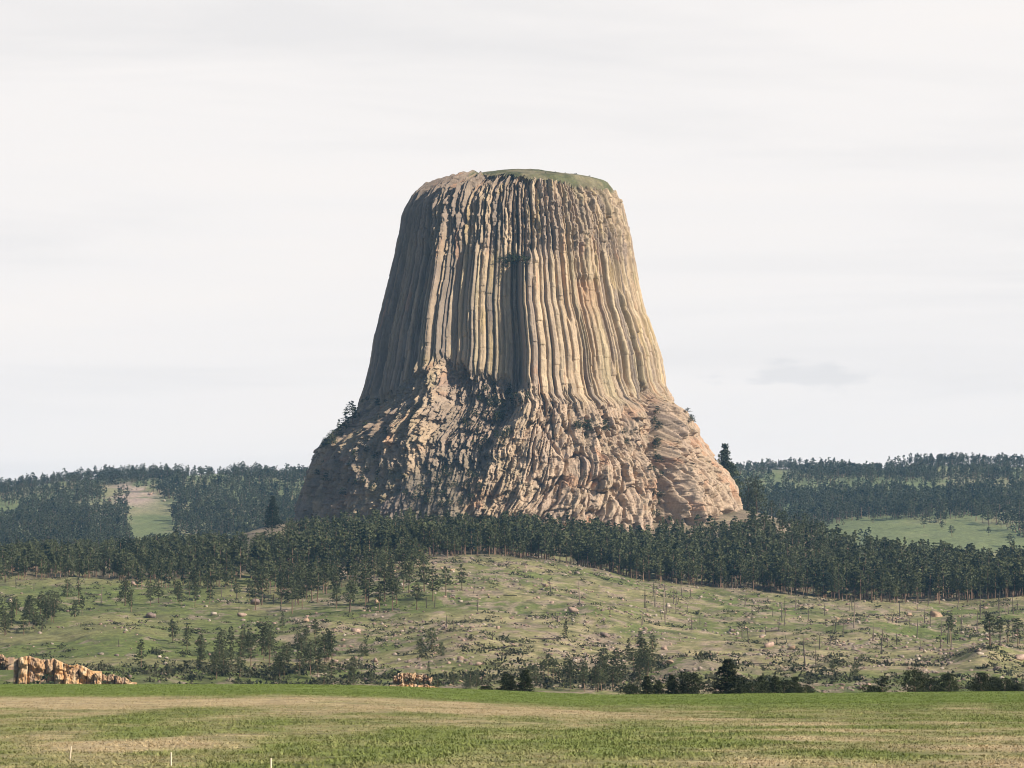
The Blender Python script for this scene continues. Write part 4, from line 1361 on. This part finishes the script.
def stuff_rocks():
    r = np.random.default_rng(45)
    var = [boulder_arrays(r, 1, 6) for _ in range(8)]
    tones = np.array([BCOL['pale'], BCOL['pink'], BCOL['brown'], (0.34, 0.27, 0.22)])
    V, F, A, n = [], [], [], 0
    cnt = 0
    while cnt < 9500:
        y = r.uniform(1120, 2120) if r.random() < 0.8 else r.uniform(2250, 2420)
        px = r.uniform(-20, 1044)
        x = (px - 512) / FPX * y
        dens = np.interp(px, [0, 130, 260, 380, 480, 960, 1044], [0.12, 0.2, 0.4, 1, 1, 1, 0.7])
        cl = fbm(np.array(x / 22), np.array(y / 30), octaves=3, seed=101)
        if r.random() > dens * (0.06 + 2.4 * max(cl + 0.02, 0)):
            continue
        s = 0.3 + 1.0 * r.random() ** 3
        v_, f_ = var[r.integers(8)]
        a = r.uniform(0, 6.28)
        R = np.array([[math.cos(a), -math.sin(a), 0], [math.sin(a), math.cos(a), 0], [0, 0, 1]]) * s
        V.append(v_ @ R.T + [x, y, float(H(x, y)) + 0.1 * s])
        F.append(f_ + n)
        A.append(np.broadcast_to(tones[r.integers(4)] * r.uniform(0.55, 1.0), (len(v_), 3)))
        n += len(v_)
        cnt += 1
    o = link('loose_stones', mesh_np('loose_stones', np.concatenate(V), np.concatenate(F), M_BOULDER, {'rcol': np.concatenate(A)}))
    tag(o, 'countless small loose stones strewn over the grassy slopes', 'stones', kind='stuff')


stuff_rocks()


def stuff_brush():
    r = np.random.default_rng(46)
    n = 22000
    y = r.uniform(1110, 1990, n)
    px = r.uniform(-20, 1044, n)
    x = (px - 512) / FPX * y
    cl = fbm(x / 26, y / 34, octaves=4, seed=141)
    k = r.random(n) < np.clip(0.10 + 1.5 * (cl - 0.02) + 0.25 * sstep(1350, 1150, y), 0, 1)
    x, y = x[k], y[k]
    n = len(x)
    z = H(x, y)
    m = 26
    s = np.repeat((0.35 + 1.2 * r.random(n) ** 2.2) * (1 + 0.7 * sstep(1400, 1180, y)), m)
    c = np.repeat(np.stack([x, y, z], 1), m, 0) + r.normal(0, 0.62, (n * m, 3)) * s[:, None] * [1.2, 1.2, 0.55] + np.array([0, 0, 0.35]) * s[:, None]
    a = r.normal(0, 1, (n * m, 3))
    a /= np.linalg.norm(a, axis=1)[:, None]
    b = np.cross(a, r.normal(0, 1, (n * m, 3)))
    b /= np.linalg.norm(b, axis=1)[:, None]
    l = (0.34 * s)[:, None]
    v_ = np.stack([c - a * l, c + 0.6 * a * l - 0.7 * b * l, c + 0.6 * a * l + 0.7 * b * l], 1).reshape(-1, 3)
    me = mesh_np('low_brush', v_, np.arange(len(v_)).reshape(-1, 3), M_BRUSH, {'tint': np.repeat(np.repeat(r.random(n), m), 3)})
    tag(link('low_brush', me), 'low scrubby dark green and brown brush dotted over the grassy slopes', 'brush', kind='stuff')


stuff_brush()

# ------------------------------------------------------------------ orange sandstone cliff and ledge at the slope foot
def cliff(name, label, px0, px1, top, bot, Y, depth, nb, seed):
    r = np.random.default_rng(seed)
    nx, nz = 190, 46
    U, Vv = np.meshgrid(np.linspace(0, 1, nx), np.linspace(0, 1, nz))
    pxs = px0 + (px1 - px0) * U
    topy = np.interp(U, np.linspace(0, 1, len(top)), top) + 1.8 * fbm(U * 14, octaves=3, seed=seed)
    edges = np.cumsum(r.uniform(0.5, 1.5, nb + 1))
    edges = (edges - edges[0]) / (edges[-1] - edges[0])
    ui = U + 0.012 * fbm(Vv * 5, U * 3, seed=seed + 3)
    bi = np.clip(np.searchsorted(edges, ui.ravel()) - 1, 0, nb - 1).reshape(U.shape)
    e0, e1 = edges[bi], edges[bi + 1]
    vv = (ui - e0) / (e1 - e0) * 2 - 1
    off = (_hash(bi, np.int64(seed)) - 0.5) * 3.0
    cr_ = 1 - 0.5 * np.abs(vv) ** 3 - 0.55 * np.exp(-((1 - np.abs(vv)) / 0.09) ** 2)
    lay = np.floor(Vv * 7 + 0.8 * fbm(U * 6, seed=seed + 7) + 3 * _hash(bi, np.int64(seed + 9)))
    out = off + 1.6 * cr_ + 1.8 * np.sin(np.clip(Vv, 0, 0.9) / 0.9 * 2.6) + 2.4 * (_hash(lay, bi, np.int64(seed + 1)) - 0.5) + 1.3 * fbm(U * 26, Vv * 8, octaves=5, gain=0.6, seed=seed + 5)
    back = sstep(0.86, 1.0, Vv)
    y = Y - out * (1 - back) + back * depth + Vv * 2.0
    zt_ = zat(topy, Y)
    zb_ = zat(bot + 6, Y)
    z = zb_ + (zt_ - zb_) * np.minimum(Vv / 0.9, 1.0) - 0.4 * back
    x = xat(pxs, 670, y)
    ends = sstep(0, 0.03, U) * sstep(0, 0.03, 1 - U)
    y = y + (1 - ends) * depth
    o1, o2, o3 = np.array([0.46, 0.275, 0.13]), np.array([0.54, 0.40, 0.25]), np.array([0.25, 0.175, 0.125])
    c = mixc(np.broadcast_to(o1, U.shape + (3,)), o2, sstep(-0.2, 0.4, fbm(U * 24, Vv * 5, octaves=3, seed=seed + 11)))
    c = mixc(c, o3, 0.7 * sstep(0.1, 0.5, fbm(U * 30, Vv * 3, octaves=3, seed=seed + 13)) + 0.5 * sstep(0.6, 0.9, _hash(bi, np.int64(seed + 15))))
    P = np.stack([x, y, z], -1)
    loc = P.reshape(-1, 3).mean(0)
    me = mesh_np(name, P.reshape(-1, 3) - loc, grid_faces(nz, nx), M_BOULDER, {'rcol': c.reshape(-1, 3)})
    tag(link(name, me, loc=tuple(loc)), label, 'cliff')


cliff('sandstone_cliff', 'orange blocky sandstone cliff at the slope foot behind the left end of the field', 11, 96, [659, 657, 656, 657, 659, 658, 661, 664, 665, 668, 672], 688, 1085, 16, 8, 1001)
cliff('sandstone_cliff', 'short pale orange cliff stub just right of the blocky sandstone cliff', 93, 133, [674, 673, 675, 674, 676, 678, 684], 689, 1082, 12, 4, 1002)
cliff('sandstone_cliff', 'small orange cliff block on the left margin beside the blocky cliff', -25, 9, [656, 653, 651, 652, 655, 658], 664, 1110, 12, 3, 1003)
cliff('sandstone_ledge', 'low broken orange rock ledge along the field edge below the dark scree', 383, 438, [687, 685, 684, 683, 684, 684, 685, 688], 691, 1090, 8, 9, 1004)
cliff('sandstone_ledge', 'thin upper orange ledge above the low broken one', 392, 432, [676, 674, 673, 673, 674, 675, 677], 679, 1125, 6, 7, 1005)

# ------------------------------------------------------------------ dead standing trunks and fallen logs
def snag_mesh(r):
    lean = r.normal(0, 0.03, 2)
    pts = [(lean[0] * h, lean[1] * h, h) for h in (-0.05, 0.0, 0.35, 0.7, 1.0)]
    parts = [tube(pts, [0.022, 0.019, 0.015, 0.011, 0.004], 6, r)]
    for k in range(r.integers(2, 7)):
        h = r.uniform(0.4, 0.93)
        a = r.uniform(0, 6.28)
        L = r.uniform(0.03, 0.11)
        p = np.array([lean[0] * h, lean[1] * h, h])
        parts.append(bar(p, p + [L * math.cos(a), L * math.sin(a), r.uniform(-0.02, 0.05)], 0.006, 0.002, 3))
    v_, f_ = join(parts)
    return mesh_np('dead_tree', v_, f_, M_DEAD, {'tint': np.full(len(v_), r.random())})


SNAGS = [snag_mesh(np.random.default_rng(700 + k)) for k in range(9)]


def snag(px, py, hpx, label, group=None):
    x, y, z = ground_at(px, py, 1060, 2300)
    h = hpx * y / FPX
    o = link('dead_tree', random.choice(SNAGS), loc=(x, y, z))
    o.scale = (h * 1.0 + 5.5, h * 1.0 + 5.5, h)
    o.rotation_euler = (random.gauss(0, 0.03), random.gauss(0, 0.04), random.uniform(0, 6.28))
    tag(o, label, 'dead tree', group)


for (px, py, h, lab) in [(580, 605, 23, 'tall blackened trunk standing alone at the top of the centre slope'), (645, 608, 22, 'tall dark trunk first in the row on the right shoulder'),
                         (655, 607, 22, 'tall grey trunk second in the row on the right shoulder'), (664, 613, 22, 'pale tall trunk third in the row on the right shoulder'),
                         (677, 605, 15, 'short black stub trunk below the forest on the right shoulder'), (610, 615, 12, 'short burnt trunk left of the row on the right shoulder'),
                         (805, 666, 30, 'tallest burnt trunk low on the right slope'), (816, 668, 22, 'forked grey trunk beside the tallest burnt one'),
                         (854, 628, 28, 'tall dark burnt trunk high on the right slope'), (881, 654, 25, 'burnt trunk with side branches low on the right slope'),
                         (34, 591, 10, 'black stump trunk on the upper left meadow'), (16, 588, 12, 'dark stub trunk at the forest edge of the left meadow'), (101, 604, 18, 'thin pale dead stem on the left meadow'),
                         (119, 647, 8, 'small dead stem above the orange cliff'), (676, 614, 12, 'short pale stem just below the black stub trunk'), (692, 630, 16, 'black leaning stem on the right slope'), (700, 625, 12, 'second black stem near the leaning one')]:
    snag(px, py, h, lab)
for (n, x0, x1, y0, y1, h0, h1, lab, grp_) in [
    (26, 735, 880, 606, 650, 8, 18, 'thin burnt trunk standing on the left part of the burnt slope', 'burnt trunks on the left part'),
    (34, 880, 1024, 604, 650, 9, 20, 'thin burnt trunk standing on the right part of the burnt slope', 'burnt trunks on the right part'),
    (14, 640, 740, 596, 630, 8, 16, 'thin burnt trunk on the shoulder below the right forest', 'burnt trunks on the shoulder'),
    (16, 210, 300, 590, 614, 8, 14, 'reddish bare stem by the loose pine row', 'bare stems by the loose row'),
    (10, 425, 560, 590, 640, 8, 14, 'thin bare stem on the centre slope', 'bare stems on the centre slope')]:
    for k in range(n):
        snag(random.uniform(x0, x1), random.uniform(y0, y1), random.uniform(h0, h1), lab, grp_)

LOGM = []
for k in range(4):
    r = np.random.default_rng(800 + k)
    parts = [bar((-0.5, 0, 0), (0.5, 0.02, 0.0), 0.03, 0.016, 6)] + [bar((q_, 0, 0), (q_ + 0.05, r.uniform(-0.1, 0.1), 0.06), 0.008, 0.003, 3) for q_ in r.uniform(-0.1, 0.45, 4)]
    v_, f_ = join(parts)
    LOGM.append(mesh_np('fallen_log', v_, f_, M_DEAD, {'tint': np.full(len(v_), r.random() * 0.5)}))
for (px, py, L, ang, lab) in [(44, 580, 12, -0.5, 'dark fallen log at the top of the left meadow'), (92, 595, 16, 0.05, 'dark fallen log across the upper left meadow'), (52, 650, 14, -0.5, 'fallen log above the orange cliff'),
                              (508, 648, 22, -0.5, 'long dark fallen log on the centre slope'), (510, 597, 16, 0.3, 'pale fallen log on the upper centre slope'), (545, 640, 30, -0.08, 'long fallen log across the centre slope'),
                              (775, 632, 24, -0.35, 'long fallen log on the burnt slope'), (760, 665, 18, -0.3, 'fallen log on the green spur'), (905, 622, 22, -0.4, 'fallen log left under the right forest'),
                              (950, 612, 20, -0.6, 'fallen log beside the largest tan boulder'), (868, 651, 10, -0.6, 'short pale log right on the burnt slope'), (985, 620, 18, 0.3, 'fallen log near the dark pine row at the right margin')]:
    x, y, z = ground_at(px, py, 1060, 2300)
    o = link('fallen_log', random.choice(LOGM), loc=(x, y, z + 0.4))
    s = L * y / FPX
    o.scale = (s, s, s * 1.0)
    o.rotation_euler = (0, -0.5 * ang * 0 - math.atan(0.13 * math.sin(-ang)), -ang * 2.0)
    tag(o, lab, 'log')

# ------------------------------------------------------------------ marker stakes in the hay field
for (px, top, bot, lab) in [(70, 746, 760, 'pale wooden marker stake leaning slightly, leftmost in the hay field'), (171, 752, 766, 'middle pale wooden marker stake in the hay field'),
                            (271, 758, 771, 'rightmost pale wooden marker stake at the bottom edge of the field')]:
    # distance where the field shows at this row
    ys = np.arange(110, 300, 0.5)
    xs = xat(px, bot, ys)
    i = int(np.nonzero(H(xs, ys) >= zat(bot, ys))[0][0]) if np.any(H(xs, ys) >= zat(bot, ys)) else 0
    x, y = float(xs[i]), float(ys[i])
    z = float(H(x, y))
    h = float(zat(top, y)) - z
    v_ = []
    for (zz, s) in ((-0.15, 0.032), (h * 0.93, 0.030), (h, 0.014)):
        v_ += [(-s, -s * 0.7, zz), (s, -s * 0.7, zz), (s, s * 0.7, zz), (-s, s * 0.7, zz)]
    f_ = []
    for k in range(2):
        for j in range(4):
            f_.append((k * 4 + j, k * 4 + (j + 1) % 4, (k + 1) * 4 + (j + 1) % 4, (k + 1) * 4 + j))
    f_.append((8, 9, 10, 11))
    me = mesh_np('marker_stake', np.array(v_), np.array(f_), M_STAKE, {'tint': np.random.default_rng(1).random(len(v_))})
    o = link('marker_stake', me, loc=(x, y, z))
    o.rotation_euler = (0, 0.07 if px == 70 else 0.0, random.uniform(-0.3, 0.3))
    tag(o, lab, 'stake')

# ------------------------------------------------------------------ haze
HAZE = 0.000029
zmin = float(GZ.min()) - 1.5
x0, x1, y0, y1, z0, z1 = -3500, 3500, -400, 32000, zmin + 0.5, float(TZz.max()) + 12
x0, x1 = float(GX.min()) - 10, float(GX.max()) + 10
hv = np.array([(x, y, z) for z in (z0, z1) for y in (y0, y1) for x in (x0, x1)], float)
hf = np.array([(0, 2, 3, 1), (4, 5, 7, 6), (0, 1, 5, 4), (2, 6, 7, 3), (0, 4, 6, 2), (1, 3, 7, 5)])
mh = bpy.data.materials.new('air')
mh.use_nodes = True
t = mh.node_tree
t.nodes.clear()
pv = N(t, 'ShaderNodeVolumePrincipled', inp={'Color': (0.30, 0.60, 1.0, 1), 'Density': HAZE, 'Anisotropy': 0.0})
om = N(t, 'ShaderNodeOutputMaterial')
t.links.new(pv.outputs[0], om.inputs['Volume'])
haze = link('haze', mesh_np('haze', hv, hf, mh))
tag(haze, kind='stuff')
